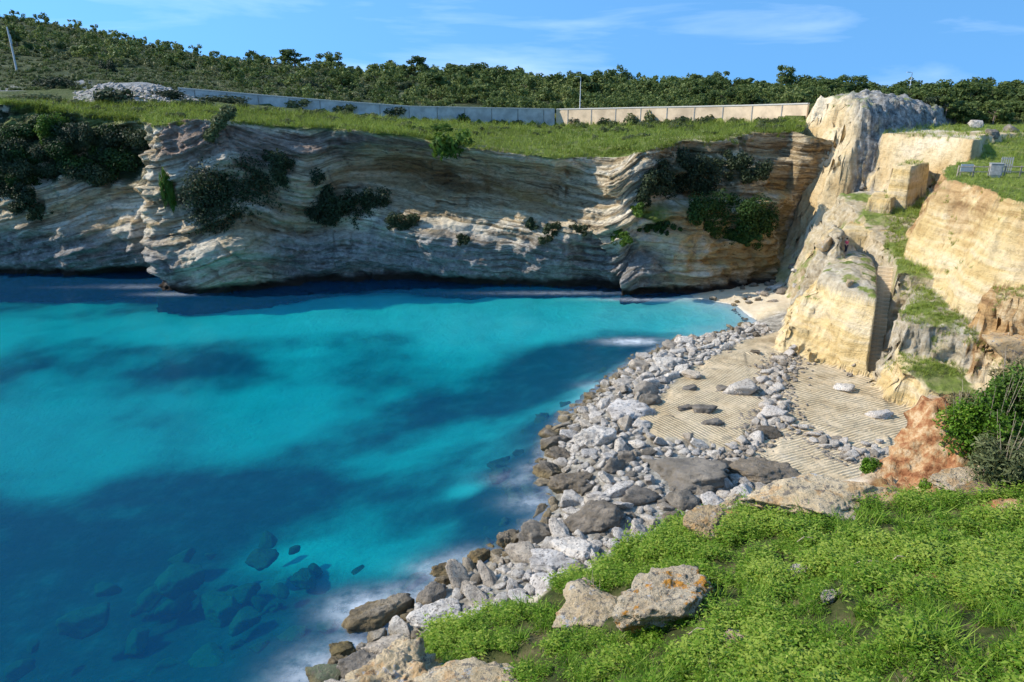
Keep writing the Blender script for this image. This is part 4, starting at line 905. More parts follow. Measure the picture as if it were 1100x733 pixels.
def try_bank(r, n, cap, tries):
    global nb
    X = rng.uniform(-14, 30, tries); Y = rng.uniform(23, 93, tries)
    Z, d, td, who, sl_ = land_h(X, Y)
    for x, y, z, dd, t_, w in zip(X, Y, Z, d, td, who):
        if w >= 0 or dd < -1.1 or t_ < .15 or dd > 16: continue
        if y > 86 and dd > 3: continue
        rr = r*rng.uniform(.8, 1.25)*(1.12 if y < 45 else 1)*(.75 if y > 75 else 1)
        u, v, f = proj((x, y, z+rr*.4))
        mg = 18 if n == 'big' else 110
        if v > np.interp(u, FGU, FGV)+mg or v > 727+mg or u > 1005 or u < 300: continue
        if not free(x, y, rr*.9): continue
        placed.append((x, y, rr*.9)); k = rng.rand(); dark = .15+.35*(dd < .8)+.06*(y < 45)
        if n == 'big':
            me = RG[rng.randint(6)] if k < dark else RP[rng.randint(14)]
            far = 'far' if y > 66 else ('middle' if y > 44 else 'near')
            lab = ('dark wet boulder at the water edge in the %s part of the rock bank' if k < dark else 'pale grey angular boulder piled in the %s part of the rock bank') % far
            s = (rr*rng.uniform(.9, 1.25), rr*rng.uniform(.8, 1.05), rr*rng.uniform(.8, 1.15))
            rock('boulder', me, (x, y, z+rr*.22+.15*max(0, fbm(x*.3, y*.3, 2.))), s, lab, ('dark boulders in the %s bank' if k < dark else 'pale boulders in the %s bank') % far); nb += 1
            if nb >= cap: return
        else: small.append((x, y, z+.12*rr, rr, k < dark*.7))
try_bank(.85, 'big', 40, 2500); try_bank(.62, 'big', 125, 7000); try_bank(.46, 'big', 250, 14000); try_bank(.5, 'small', 0, 3000); try_bank(.34, 'small', 0, 14000); try_bank(.2, 'small', 0, 16000)
def rubble_mesh(name, items, mat, label_kind='stuff', seed=1):
    rs = np.random.RandomState(seed); base = [rock_mesh('r', mat, 900+seed*10+i, 2, 8, .08, (1.1, .9, .65)) for i in range(5)]
    arr = []
    for me in base:
        v = np.empty(len(me.vertices)*3, np.float32); me.vertices.foreach_get('co', v); f = np.empty(len(me.polygons)*3, np.int32); me.loops.foreach_get('vertex_index', f); arr.append((v.reshape(-1, 3), f.reshape(-1, 3)))
    Vs, Fs, n = [], [], 0
    for x, y, z, r in items:
        v, f = arr[rs.randint(5)]; M3 = np.array(Matrix.Rotation(rs.rand()*6.28, 3, 'Z')@Matrix.Rotation(rs.normal()*.5, 3, 'X'))
        Vs.append((v*r*(.8+.4*rs.rand(3)))@M3.T+np.array([x, y, z])); Fs.append(f+n); n += len(v)
    return tag(mesh_np(name, np.concatenate(Vs), np.concatenate(Fs), mat), kind=label_kind)
rubble_mesh('shore_rubble', [s_[:4] for s_ in small if not s_[4]], M_PALE, seed=2); rubble_mesh('dark_rubble', [s_[:4] for s_ in small if s_[4]], M_GREYR, seed=3)
# rubble lines across the quarry floor
lines = [([(848,384),(834,400),(826,420),(836,436),(828,452),(812,466),(798,480),(786,490)], 190, .58, 'white stone in the rubble line between the left and right quarry panels', 'stones of the middle rubble line'),
         ([(826,455),(850,462),(876,472),(905,484),(930,492),(950,486)], 130, .45, 'white stone in the rubble line across the near quarry panels', 'stones of the near rubble line'),
         ([(848,378),(870,380),(895,384),(915,390),(925,400)], 36, .4, 'pale stone fallen along the foot of the quarry outcrop', 'stones at the outcrop foot')]
tiny = []
for pts, n, r0, lab, grp in lines:
    pts = np.array([W(u, v, 1.7)[:2] for u, v in pts]); L_ = np.concatenate([[0], np.cumsum(np.hypot(*np.diff(pts, axis=0).T))])
    for i in range(n):
        l = rng.rand()*L_[-1]; x = np.interp(l, L_, pts[:, 0])+rng.normal()*.6; y = np.interp(l, L_, pts[:, 1])+rng.normal()*.6; r = r0*rng.uniform(.45, 1.25)
        if not free(x, y, r, .6): continue
        z = on_land(x, y)
        if z > 2.6: continue
        placed.append((x, y, r))
        rock('stone', RW[rng.randint(6)], (x, y, z+.2*r), r, lab, grp, None, 'stone')
    for i in range(n*6):
        l = rng.rand()*L_[-1]; x = np.interp(l, L_, pts[:, 0])+rng.normal()*1.0; y = np.interp(l, L_, pts[:, 1])+rng.normal()*1.; r = rng.uniform(.06, .22); tiny.append((x, y, 1.72+.2*r, r))
for i in range(420):
    u, v = rng.uniform(690, 950), rng.uniform(372, 520); p = W(u, v, 1.7)
    if fbm(p[0]*.4, p[1]*.4, 1.1, 3) > .12: tiny.append((p[0], p[1], 1.72, rng.uniform(.04, .13)))
rubble_mesh('stone_rubble', tiny, M_WHITER, seed=4)
# grey stones at the back of the little beach
for i in range(60):
    u, v = rng.uniform(765, 880), rng.uniform(293, 318); p = W(u, v, 1.6); z = ground(p[0], p[1], (0, 1, 2, 4))
    if z > 4: continue
    r = rng.uniform(.25, .9)*(1 if u > 815 else .7)
    rock('boulder', RG[rng.randint(6)] if rng.rand() < .35 else RP[rng.randint(14)], (p[0], p[1], max(z, 0)+.2*r), r, 'grey boulder fallen at the back of the small sandy beach', 'boulders behind the beach')
sc_st = []
for i in range(900):
    u, v = rng.uniform(80, 222), rng.uniform(88, 110); h = hit(u, v, (3,))
    if h and 131 < h[0].y < 152 and fbm(h[0].x*.1, h[0].y*.1, 2.2, 2) > -.15: sc_st.append((h[0].x, h[0].y, h[0].z, rng.uniform(.12, .5)))
rubble_mesh('scree_rubble', sc_st, M_PALE, seed=5)
# rocks under water
SUBM = [(280,590,60,-1.5,'submerged pale green topped rock, nearest the middle of the bay'),(325,612,60,-2.2,'submerged dark rock right of the pale topped one'),(190,608,90,-2.4,'long submerged rock left of the pale topped one'),(90,655,80,-2.3,'submerged greenish rock farthest left'),(262,655,60,-1.8,'submerged green sided rock in the middle of the sunken group'),(315,675,50,-1.8,'submerged greenish rock right of the green sided one'),(352,668,36,-1.2,'submerged rock close to the dark craggy rock'),(225,700,90,-3.0,'deep submerged rock near the bottom of the bay'),(300,715,60,-1.9,'submerged rock beside the near end of the bank'),(240,640,90,-3.2,'deep dark submerged rock in the sunken group')]
SUBP = [rock_mesh('rock', M_SUB, 980+i, 4, 20, .07, (1.2, .95, .75)) for i in range(4)]
for i, (u, v, w_, z, lab) in enumerate(SUBM):
    z -= 1.; p = W(u, v, z); r = w_*.42*proj(p)[2]/FPX; me = rock_mesh('rock', M_SUB, 950+i, 5, 26, .07, (1.25, 1., .75))
    rock('submerged_rock', me, (p[0], p[1], z-.5*r), r*.72, lab, None, (rng.normal()*.15, .2, rng.rand()*3), 'rock')
    for k in range(4):
        an = rng.rand()*6.28; q_ = rng.uniform(1.1, 2.8)*r; rr = r*rng.uniform(.2, .5)
        rock('submerged_rock', SUBP[rng.randint(4)], (p[0]+q_*math.cos(an), p[1]+q_*math.sin(an)*.8, z-.5*r-rng.uniform(.2, .9)), rr, 'smaller sunken rock among the big submerged ones in the blue water', 'small sunken rocks')
for i in range(34):
    t = rng.rand(); k = int(t*13)+7; a = SHORE[4+k-1]; b = SHORE[4+k]; f = rng.rand(); q_ = a+(b-a)*f; off_ = rng.uniform(.8, 5.5)
    x, y = q_[0]-off_*.8, q_[1]+off_*.15; r = rng.uniform(.5, 1.3); z = -.35-.28*off_*rng.uniform(.5, 1.2)
    rock('submerged_rock', RP[rng.randint(14)] if rng.rand() < .5 else RG[rng.randint(6)], (x, y, z-.5*r), r, 'submerged rock lying in the clear shallows just off the rock bank', 'submerged rocks off the bank', None, 'rock')
# scattered boulders on the right-hand ground
for u, v, w_, mat, lab in [(1050,137,14,M_WHITER,'pale boulder at the right foot of the rock hump'),(1035,132,9,M_WHITER,'small pale boulder left of the one at the hump foot'),(1066,145,10,M_GREYR,'grey boulder on the grass right of the hump'),(1085,142,14,M_GREYR,'grey boulder at the edge of the trees on the far right'),(1092,380,46,M_CREAM,'large pale rock at the right edge above the leafy bush'),(885,266,20,M_CREAM,'cream boulder on top of the stair outcrop'),(912,305,10,M_CREAM,'small cream rock on the edge of the stair outcrop')]:
    h = hit(u, v, (1, 2, 3))
    if h:
        r = w_*.5*h[2]/FPX; rock('boulder', rock_mesh('boulder', mat, int(u), 4, 9, .1, (1.1, .9, .8)), h[0]+Vector((0, 0, .2*r)), r, lab)

# ------------------------------------------------------------------ stair
M_STEP = plain('worn_step_stone', (.58, .45, .29), .95, .2, 2)
root = empty('staircase', (C1[0], C1[1], 1.5), math.atan2(STAIR_DIR[1], STAIR_DIR[0])-math.pi/2, 'steep narrow stair cut into the yellow quarry rock', 'staircase')
ns = 26; sm = bpy.data.meshes.new('step'); rise = (STAIR_TOP-1.6)/ns; run = 9.2/ns
V, F = box_vf((0, 0, 0), (SW-.02, run*1.35, rise*1.0)); sm.from_pydata(V.tolist(), [], F.tolist()); sm.materials.append(M_STEP)
for i in range(ns):
    o = bpy.data.objects.new('step', sm); link(o, root); o.location = (SW/2, run*(i+.5), rise*(i+.55)+.1)

# ------------------------------------------------------------------ fence, board and rack on the quarry top
M_CAB = plain('weathered_grey_paint', (.34, .33, .31), .7, .2, 4)
M_WOOD = plain('weathered_wood', (.34, .28, .21), .9, .25, 5)
def top_at(u, v):
    h = hit(u, v, (1, 2)); return h[0]
fa, fb = top_at(1028, 190), top_at(1112, 190); fv = Vector((fb.x-fa.x, fb.y-fa.y, 0)); fl_ = fv.length; fd = fv/fl_; ang = math.atan2(fd.y, fd.x)
root = empty('post_rail_fence', fa, ang, 'low wooden post and rail fence along the top of the quarry cliff', 'fence')
for i in range(6):
    x = fl_*i/5; gz = ground(fa.x+fd.x*x, fa.y+fd.y*x, (1, 2))-fa.z; MB().add(tube_vf([(x, 0, gz-.3), (x, 0, gz+1.15)], .08, 7)).build('post', M_WOOD, root)
for hgt in (.5, 1.02):
    MB().add(tube_vf([(0, -.09, hgt), (fl_*.5, -.09, hgt+.02), (fl_, -.09, hgt+(fb.z-fa.z))], .055, 6)).build('rail', M_WOOD, root)
def board(u, v, w_, h_, nm, mat, label, cat):
    p = top_at(u, v); root = empty(nm, p, -.1, label, cat)
    for sx in (-.4, .4): MB().add(box_vf((w_*sx, .08, h_*.4), (.08, .08, h_*.9+.8))).build('post', M_WOOD, root)
    MB().add(box_vf((0, 0, .45+h_*.5), (w_, .07, h_))).build('panel', mat, root)
board(1037, 189, 1.25, .75, 'notice_board', M_WHITE, 'low white notice board at the left end of the fence', 'notice board')
root = empty('utility_cabinet', top_at(1068, 190), -.25, 'pale grey metal cabinet standing beside the fence', 'cabinet')
MB().add(box_vf((0, 0, .72), (1.15, .6, 1.2))).build('body', M_CAB, root); MB().add(box_vf((0, 0, 1.36), (1.25, .7, .07))).build('lid', M_CAB, root); MB().add(box_vf((0, -.31, .7), (.9, .03, .95))).build('door', M_CAB, root)
MB().add(box_vf((0, 0, .0), (.95, .45, .3))).build('base', M_CAP, root)
root = empty('wooden_pallet', top_at(1079, 187), -.4, 'grey slatted pallet propped upright behind the metal cabinet', 'pallet'); b = MB()
for i in range(6): b.add(box_vf((-.5+.2*i, 0, .95), (.1, .04, 1.7)))
b.build('slats', M_CAB, root); b = MB()
for z in (.3, .95, 1.6): b.add(box_vf((0, .05, z), (1.15, .05, .12)))
b.build('crossbars', M_CAB, root)
# ------------------------------------------------------------------ person on the stair outcrop
h = hit(908, 272, (1, 2)); P0 = h[0]
M_SKIN = plain('skin', (.50, .32, .24), .6, .05); M_PINK = plain('pink_cloth', (.62, .10, .16), .9, .1); M_NAVY = plain('dark_cloth', (.03, .03, .05), .9); M_HAIR = plain('dark_hair', (.03, .02, .015), .7)
root = empty('person', P0, .5, 'person in a pink top and dark trousers standing on the stair outcrop', 'person')
def skin(name, mat, verts, edges, rad, sub=1):
    m = bpy.data.meshes.new(name); m.from_pydata(verts, edges, []); o = bpy.data.objects.new(name, m); link(o, root)
    md = o.modifiers.new('skin', 'SKIN'); s2 = o.modifiers.new('sub', 'SUBSURF'); s2.levels = s2.render_levels = sub; md.use_smooth_shade = True
    for i, r in enumerate(rad): m.skin_vertices[0].data[i].radius = (r, r)
    m.skin_vertices[0].data[0].use_root = True; m.materials.append(mat); return o
skin('body', M_SKIN, [(0,0,.92),(0,0,1.15),(0,0,1.38),(0,0,1.47),(0,-.02,1.6),(.17,0,1.36),(.23,-.02,1.1),(.2,-.14,.9),(-.17,0,1.36),(-.23,-.02,1.1),(-.2,-.14,.9),(.09,0,.85),(.1,-.02,.48),(.1,.02,.08),(.1,-.1,.04),(-.09,0,.85),(-.1,-.04,.48),(-.1,.02,.08),(-.1,-.1,.04),(.2,-.2,.84),(-.2,-.2,.84)],
     [(0,1),(1,2),(2,3),(3,4),(2,5),(5,6),(6,7),(2,8),(8,9),(9,10),(0,11),(11,12),(12,13),(13,14),(0,15),(15,16),(16,17),(17,18),(7,19),(10,20)], [.12,.11,.12,.05,.105,.055,.042,.032,.055,.042,.032,.085,.06,.045,.04,.085,.06,.045,.04,.03,.03])
skin('top', M_PINK, [(0,0,.95),(0,0,1.15),(0,0,1.37),(.18,0,1.36),(.235,-.02,1.12),(-.18,0,1.36),(-.235,-.02,1.12)], [(0,1),(1,2),(2,3),(3,4),(2,5),(5,6)], [.155,.145,.14,.075,.06,.075,.06])
skin('trousers', M_NAVY, [(0,0,.93),(.095,0,.84),(.1,-.02,.48),(.1,.02,.12),(-.095,0,.84),(-.1,-.04,.48),(-.1,.02,.12)], [(0,1),(1,2),(2,3),(0,4),(4,5),(5,6)], [.14,.11,.08,.065,.11,.08,.065])
skin('hair', M_HAIR, [(0,.03,1.5),(0,.025,1.63),(0,-.02,1.69)], [(0,1),(1,2)], [.07,.115,.085])
# ------------------------------------------------------------------ the near slope: grass, soil, rocks
CT = [D(*a) for a in [(480,733,13.5),(590,733,12),(700,733,10.5),(850,733,9.2),(1000,733,8),(1100,733,7.5),(440,700,15),(520,690,14.5),(640,622,15.8),(700,587,16.2),(760,562,16.6),(820,548,16.8),(900,543,16.5),(1000,540,16.2),(1100,535,15.6),(1100,620,11.5),(980,620,12),(860,630,12.6),(760,650,12.8),(640,690,13),(985,522,17.4),(1040,518,17.2),(958,508,18.),(975,490,18.3),(1000,462,18.6),(1020,440,18.9),(1035,470,18.3),(1100,515,16.6),(1060,455,19.),(1110,440,18.6),(1180,430,18),(1200,560,15)]]
CT = np.array(CT+[np.array(q) for q in [(0,0,24.6),(8,0,25.6),(-5,2,20.),(16,0,26),(22,6,25),(22,18,21.5),(0,6,19.6),(3,5,20.6),(9,4,23.),(14,8,22.3),(-6,12,13.),(1.5,8,18.6)]])
def tps(P, n_lam=.02):
    X = P[:, :2]; n = len(X); r2 = ((X[:, None]-X[None])**2).sum(-1); K = .5*r2*np.log(r2+1e-9)+n_lam*np.eye(n); A = np.hstack([np.ones((n, 1)), X])
    s = np.linalg.solve(np.block([[K, A], [A.T, np.zeros((3, 3))]]), np.append(P[:, 2], [0, 0, 0])); w, c = s[:n], s[n:]
    def f(x, y):
        o = c[0]+c[1]*x+c[2]*y
        for (a, b), wi in zip(X, w): r = (x-a)**2+(y-b)**2; o = o+wi*.5*r*np.log(r+1e-9)
        return o
    return f
FGF = tps(CT)
FPOLY = np.array([D(*a)[:2] for a in [(405,740,14.2),(440,698,15.3),(480,676,15.8),(560,664,16),(610,650,16.2),(645,606,16.6),(700,574,17),(760,552,17.3),(820,538,17.6),(900,526,17.8),(940,512,18.3),(953,501,18.6),(976,482,18.9),(1003,452,19.3),(1022,432,19.6),(1036,424,19.6)]]+[(15.5, 19.0), (30, -8), (-7, -8), (-7, 8), (-4, 13)])
def fg_h(x, y):
    sd = sdist(x, y, FPOLY)+.35*fbm(x*.7, y*.7, 4.4, 4); z = FGF(x, y)+.16*fbm(x*.55, y*.55, 2.2, 4)+.05*fbm(x*2.3, y*2.3, 1.2, 3)
    z = z-np.maximum(sd, 0)*2.8-.25*ss(-.8, .3, sd)
    return z, sd
fxs, fys = np.arange(-9, 24, .095), np.arange(-6, 26, .095); FX, FY = np.meshgrid(fxs, fys); FZ, FSD = fg_h(FX, FY)
gyy, gxx = np.gradient(FZ, fys, fxs); gg = np.hypot(gxx, gyy)+1e-9; stp = ss(1., 2.2, gg); o_ = .5*fbm(FX*.9, FY*.9, FZ*.9, 5)+.2*ridge(FX*1.9, FY*1.9, FZ*1.9, 3)
bare = np.maximum(ss(-.35, .1, FSD+.5*fbm(FX*1.1, FY*1.1, 6.1, 3)), 0)
def near(u, v, y, r, X, Y): p = D(u, v, y); return np.exp(-((X-p[0])**2+(Y-p[1])**2)/r**2)
def soil_mask(X, Y): return np.clip(1.5*near(975,495,18.0,.85,X,Y)+1.5*near(995,460,18.6,.9,X,Y)+1.3*near(1015,440,19.0,.7,X,Y)+1.2*near(1000,520,17.4,.7,X,Y)+1.1*near(1075,555,15.2,.55,X,Y)+1.1*near(940,535,16.9,.6,X,Y)+.6*near(1020,640,11.5,.7,X,Y)+.8*near(780,562,16.6,.5,X,Y), 0, 1)
soil = soil_mask(FX, FY)
FZ = FZ+soil*(.30*fbm(FX*1.6, FY*1.6, 3.1, 5, .6)+.22*ridge(FX*2.6, FY*2.6, 2., 4))
MF = Mat('near_slope_ground'); p = MF.pos()
g1 = MF.noise(p, 1.2, 7, .7); gcol = MF.ramp(g1, [(.32, (.022, .030, .010)), (.5, (.055, .065, .02)), (.66, (.13, .11, .05))])
rcol = MF.ramp(MF.noise(p, 1.6, 9, .7), [(.32, (.26, .20, .13)), (.48, (.50, .42, .30)), (.62, (.62, .55, .43))])
scol = MF.ramp(MF.noise(p, 2.4, 8, .7), [(.36, (.17, .065, .028)), (.45, (.34, .15, .065)), (.53, (.45, .27, .13)), (.61, (.58, .42, .25)), (.7, (.34, .15, .07))])
c = MF.mix(MF.attr('bare'), gcol, rcol); c = MF.mix(MF.attr('soil'), c, scol)
MF.bsdf(c, .95, MF.bump(MF.math('ADD', MF.noise(p, 5, 8, .75), MF.math('MULTIPLY', MF.vor(p, 11), .25)), .9, .08), spec=.1)
near_ground = mesh_np('near_slope', np.stack([FX+(-gxx/gg)*o_*stp, FY+(-gyy/gg)*o_*stp, FZ], -1).reshape(-1, 3), grid_faces(*FX.shape), MF.m, attrs=dict(bare=bare, soil=soil))
tag(near_ground, kind='structure'); NG = bvh_of(near_ground)
def nhit(u, v):
    d = Vector(ray(u, v)); d.normalize(); r = NG.ray_cast(Vector((0, 0, CAMZ)), d); return r if r[0] is not None else None
# rocks of the slope
CLEAR = []
def near_rock(u, v, w_, h_, mat, seed, label, sq, sink=.3, rotz=0., fac=10, tilt=(0, 0), rough=.10, y=None):
    r = nhit(u, v+h_*.45); c = Vector(D(u, v+h_*.45, y)) if y or r is None else r[0]
    f = proj(c)[2]; s = w_*.5*f/FPX/sq[0]
    me = rock_mesh('rock', mat, seed, 6, fac, rough, sq, .05); zb_ = s*sq[2]*.6
    rock('rock', me, (c.x, c.y, c.z+zb_*(1-sink)), s, label, None, (tilt[0], tilt[1], rotz), 'rock'); CLEAR.append((c.x, c.y, s*sq[0]*.85)); return c, s
near_rock(872,524,150,44,M_CREAM,1001,'long low cream rock along the top edge of the grass',(1.2,.75,.42),.45,.08)
near_rock(760,556,64,36,M_CREAM,1002,'cream rock with a patch of orange lichen at the grass corner',(1.1,.8,.6),.3,.7)
near_rock(782,542,52,44,M_CREAM,1012,'pale pointed cream rock behind the lichen spotted one',(.9,.7,.8),.2,.4,9,y=18.)
near_rock(712,630,98,72,M_LICHEN,1003,'orange lichen covered rock standing in the grass by the bank',(1.,.75,.72),.3,.3,9)
near_rock(640,640,110,50,M_CREAM,1013,'smooth sloping cream rock left of the lichen covered one',(1.1,.8,.42),.7,.5)
near_rock(430,722,120,96,M_CREAM,1004,'large pitted beige rock at the bottom of the slope',(1.,.8,.85),.4,.5,9,(0,0),.16)
near_rock(505,738,150,36,M_CREAM,1014,'low beige rock with orange lichen at the bottom edge of the picture',(1.2,.8,.4),.45,.1)
near_rock(1042,506,84,28,M_CREAM,1005,'flat pale rock embedded in red soil below the leafy bush',(1.2,.85,.4),.4,.1)
near_rock(1062,522,60,20,M_CREAM,1015,'low pale rock in front of the flat one under the bush',(1.2,.8,.4),.4,-.2)
near_rock(858,612,34,24,M_WHITER,1006,'pinkish white rock half buried in the middle of the grass',(1.1,.8,.8),.1,.4)
near_rock(893,638,22,16,M_WHITER,1007,'small pinkish stone right of the half buried rock in the grass',(1.1,.8,.8),.1,.4)
near_rock(790,688,34,14,M_CREAM,1008,'dull flat stone sunk in the grass left of the middle',(1.1,.9,.6),.1,.4)
# grass and herbs
def blade(l, w, bend, n=2):
    V = []
    for i in range(n+1):
        t = i/n; ww = w*(1-t**1.5*.9)*.5; V += [(-ww, bend*l*t*t, l*t*(1-.35*bend*t)), (ww, bend*l*t*t, l*t*(1-.35*bend*t))]
    return np.array(V), [[2*i, 2*i+1, 2*i+3, 2*i+2] for i in range(n)]
def tuft(kind, rs):
    V, F, T, n = [], [], [], 0
    def put(v, f, tone):
        nonlocal n
        V.append(v); F.extend([[a+n for a in q] for q in f]); T.append(np.full(len(v), tone)); n += len(v)
    def rz(v, a): c_, s_ = math.cos(a), math.sin(a); return np.stack([v[:, 0]*c_-v[:, 1]*s_, v[:, 0]*s_+v[:, 1]*c_, v[:, 2]], 1)
    if kind == 'grass':
        for _ in range(11):
            v, f = blade(rs.uniform(.14, .36), rs.uniform(.012, .024), rs.uniform(.2, 1.2)); put(rz(v, rs.rand()*6.28)+np.array([rs.normal()*.05, rs.normal()*.05, -.02]), f, np.clip(.55+.2*rs.normal(), 0, 1))
    elif kind == 'dry':
        for _ in range(7):
            v, f = blade(rs.uniform(.15, .38), rs.uniform(.008, .014), rs.uniform(.3, 1.6), 3); put(rz(v, rs.rand()*6.28)+np.array([rs.normal()*.05, rs.normal()*.05, -.02]), f, 1.)
    else:                                   # leafy herb: stems with small lobed leaves
        for _ in range(11):
            a = rs.rand()*6.28; l = rs.uniform(.06, .24); base = np.array([rs.normal()*.07, rs.normal()*.07, 0]); tip = base+np.array([math.cos(a)*l*.5, math.sin(a)*l*.5, l])
            for k in range(4):
                d = rs.uniform(.022, .05); b = a+k*1.7+rs.normal()*.3; tl_ = rs.normal()*.35
                v = np.array([[0, 0, 0], [-.3*d, .6*d, .06*d], [0, 1.35*d, tl_*d], [.3*d, .6*d, .06*d]]); put(rz(v, b)+tip-np.array([0, 0, k*l*.12]), [[0, 3, 2, 1]], np.clip(.42+.2*rs.normal(), 0, 1))
    return np.concatenate(V), np.array(F, np.int32), np.concatenate(T)
M_GRASS = leaf_mat('meadow_leaves', (.016, .048, .004), (.13, .26, .014), (.40, .48, .08), .4)
M_DRYG = leaf_mat('dry_grass_blades', (.16, .13, .05), (.36, .30, .14), (.55, .47, .26), .3)
def scatter(name, kinds, P, S, mat, seed, tone_off=None):
    rs = np.random.RandomState(seed); pr = [tuft(k, rs) for k in kinds]; ch = rs.randint(len(pr), size=len(P)); Vs, Fs, Ts, n = [], [], [], 0
    for k, (v, f, t) in enumerate(pr):
        idx = np.where(ch == k)[0]; m = len(idx)
        if not m: continue
        a = rs.rand(m)*6.283; c_, s_ = np.cos(a)[:, None], np.sin(a)[:, None]; s = S[idx][:, None]; lx, ly = rs.normal(size=(2, m, 1))*.18
        z = v[None, :, 2]*s*(.8+.5*rs.rand(m, 1)); x = (v[None, :, 0]*c_-v[None, :, 1]*s_)*s+lx*z; y = (v[None, :, 0]*s_+v[None, :, 1]*c_)*s+ly*z
        V = np.stack([x, y, z], -1)+P[idx][:, None]; Vs.append(V.reshape(-1, 3)); Fs.append((f[None]+(np.arange(m)*len(v))[:, None, None]+n).reshape(-1, 4)); n += m*len(v)
        tt_ = np.broadcast_to(t[None], (m, len(v)))+(0 if tone_off is None else tone_off[idx][:, None]); Ts.append(np.clip(tt_, 0, 1).ravel())
    return tag(mesh_np(name, np.concatenate(Vs), np.concatenate(Fs), mat, smooth=False, attrs=dict(tone=np.concatenate(Ts))), kind='stuff')
rs = np.random.RandomState(77); n = 85000
gx_ = rs.uniform(-4, 17, n); gy_ = rs.uniform(6, 19.5, n); gz_, gsd = fg_h(gx_, gy_)
dz = CAMZ-gz_; f_ = gy_*CP+dz*SP; pu = 550+FPX*gx_/f_; pv = 366.5+FPX*(dz*CP-gy_*SP)/f_
patch = fbm(gx_*.5, gy_*.5, 3.3, 4); fine_ = fbm(gx_*1.7, gy_*1.7, 8.3, 3)
edge_ = gsd+.5*fbm(gx_*1.1, gy_*1.1, 6.1, 3)
inrock = np.zeros(n, bool)
for a_, b_, c_ in CLEAR: inrock |= (gx_-a_)**2+(gy_-b_-.15)**2 < (c_*.8)**2
ok = ~inrock & (pu > 380) & (pu < 1180) & (pv > 480) & (pv < 860) & (edge_ < -.12) & (rs.rand(n) > soil_mask(gx_, gy_)*1.3) & (rs.rand(n) < .55+1.1*patch+1.3*fine_) & ~((pv < 532) & (pu > 900))
G = np.stack([gx_, gy_, gz_], 1)[ok]; pt = patch[ok]; ft = fine_[ok]; kk = rs.rand(len(G))
herb = kk < .48+.6*pt; dry = (~herb) & (kk > .84-.4*ft)
gr = ~herb & ~dry
scatter('herb_carpet', ['herb']*8, G[herb], rs.uniform(.7, 1.3, herb.sum())*np.clip(1+1.3*ft[herb]+.5*pt[herb], .5, 1.6), M_GRASS, 1, (.08+.4*ft+.35*pt)[herb])
scatter('meadow_grass', ['grass']*8, G[gr], rs.uniform(.55, 1.15, gr.sum())*np.clip(1+1.2*ft[gr], .6, 1.7), M_GRASS, 2, (.3*ft+.1)[gr])
scatter('dry_grass', ['dry']*6, G[dry], rs.uniform(.5, 1., dry.sum()), M_DRYG, 3, (-.4*rs.rand(len(G)))[dry])
M_FARG = leaf_mat('rough_plateau_grass', (.11, .15, .025), (.32, .40, .06), (.50, .47, .16), .42)
# grass on the far plateau and on the quarry top
def far_grass(name, us, vs, n, which, seed, size, dens=None, mat=None):
    rs = np.random.RandomState(seed); P = []
    for _ in range(n):
        u = rs.uniform(*us); va, vb = vs(u); v = rs.uniform(va, vb); h = hit(u, v, which)
        if h and h[1].z > .5: P.append(h[0][:])
    P = np.array(P); n2 = len(P); sc_ = size*P[:, 1]/100.
    return scatter(name, ['grass']*6, P, sc_*rs.uniform(.6, 1.3, n2), mat or M_FARG, seed, .25*fbm(P[:, 0]*.15, P[:, 1]*.15, 2.2, 3))
far_grass('plateau_grass', (0, 870), lambda u: (np.interp(u, [0, 200, 330, 440, 600, 870], [110, 113, 122, 130, 134, 131]), np.interp(u, vt_u, vt_v)+3), 9000, (0, 3), 21, 2.6)
far_grass('quarry_top_grass', (950, 1110), lambda u: (135, 405), 7500, (1, 2), 22, 2.2)
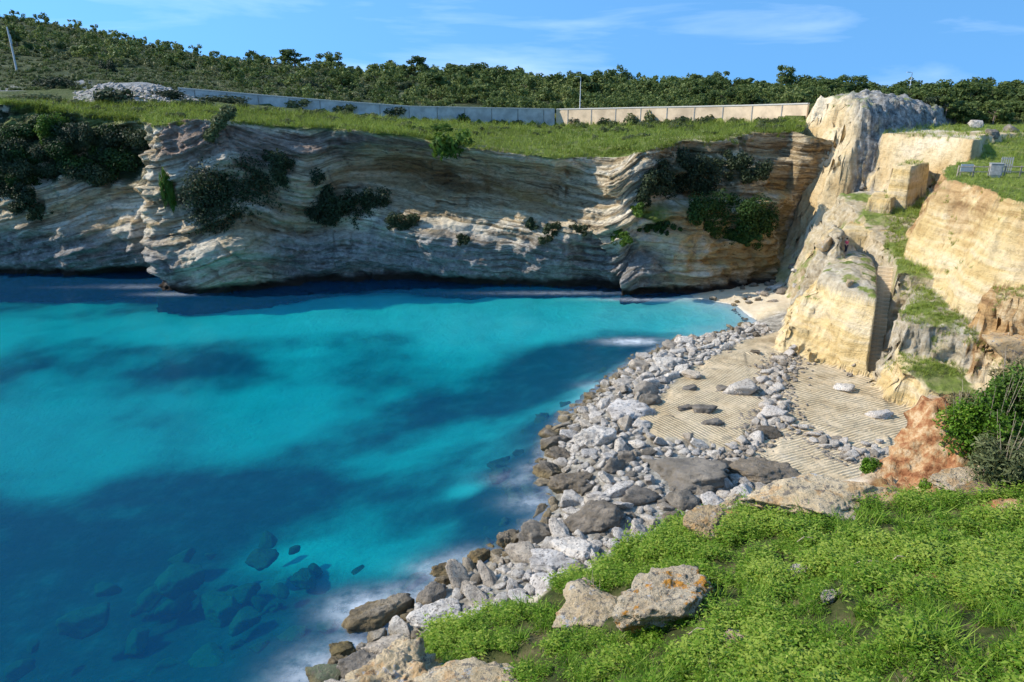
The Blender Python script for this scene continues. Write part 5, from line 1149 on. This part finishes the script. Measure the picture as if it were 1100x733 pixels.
# near bushes
def leafy(u, v, y, w_, h_, n, leaf, mat, seed, name, label, cl=None, elong=1.8):
    c = Vector(D(u, v, y)); f = proj(c)[2]; a = w_*.5*f/FPX; b = h_*f/FPX; rs = np.random.RandomState(seed)
    root = empty(name, (c.x, c.y, c.z-b*.5), 0, label, 'bush')
    k = np.array(bush_clumps(rs, 22, .9)); k[:, 3] *= .62; k *= np.array([a, a*.8, b, (a+b)*.5]); V, t = leaf_cloud(n, k, leaf, rs, 1., elong, .5); mesh_np('foliage', V, quads(n), mat, root, False, dict(tone=t))
    b_ = MB()
    for i in range(16):
        an = rs.rand()*6.28; e = np.array([math.cos(an)*a*.75*rs.rand(), math.sin(an)*a*.6*rs.rand(), b*rs.uniform(.5, 1.02)]); b_.add(tube_vf([(e[0]*.1, e[1]*.1, -.1), tuple(e*.5+rs.normal(size=3)*.05), tuple(e)], [.014, .01, .004], 4))
    b_.build('stems', M_TWIG, root); return root
leafy(1072,452,18.1,130,118,15000,.055,M_GRASS,201,'leafy_bush','big bright green leafy bush on the red earth bank')
leafy(1098,422,18.3,90,96,7000,.06,M_GREEN,202,'leafy_bush','darker green leafy bush behind the big bright one at the right edge')
leafy(1084,482,16.9,100,86,6500,.045,M_SCRUB,203,'twiggy_bush','grey green twiggy bush in front of the big leafy bush',elong=4.)
leafy(1034,432,19.3,52,44,1500,.05,M_TWIG_L if False else M_DRYG,204,'dry_bush','dry brown leafless bush on top of the red earth',elong=5.)
leafy(1086,392,21.,50,40,1400,.05,M_DRYG,205,'dry_bush','pale dry twiggy bush before the large pale rock at the right edge',elong=5.)
leafy(1032,446,18.5,60,60,3200,.05,M_GRASS,209,'leafy_bush','small green leafy bush on top of the orange earth bank')
leafy(937,497,18.4,34,22,1600,.04,M_GRASS,206,'green_tuft','small green tuft at the foot of the orange earth bank')
leafy(998,520,17.2,36,16,900,.045,M_GRASS,207,'rosette_plant','low grey green rosette plant on the red soil')
leafy(640,640,14.9,72,50,3200,.04,M_GRASS,208,'herb_clump','green herb clump growing between the sloping and the lichen covered rock')
for i, (u, v, w_, lab) in enumerate([(932,617,44,'curved dry stem lying in the middle of the grass'),(752,690,26,'short dry stem lying in the grass left of the middle'),(966,612,20,'thin dry stem right of the curved one'),(866,590,22,'pale dry stem near the half buried rock')]):
    r = nhit(u, v); s = w_*proj(r[0])[2]/FPX; k = MB().add(tube_vf([(-s*.5, .0, .2), (-.15*s, .05, .3), (.2*s, .02, .3), (.5*s, -.25*s, .18)], [.010, .013, .012, .006], 5)); o = k.build('dead_twig', M_DRYG if False else M_TWIG, None, True); o.location = r[0]; tag(o, lab, 'twig')
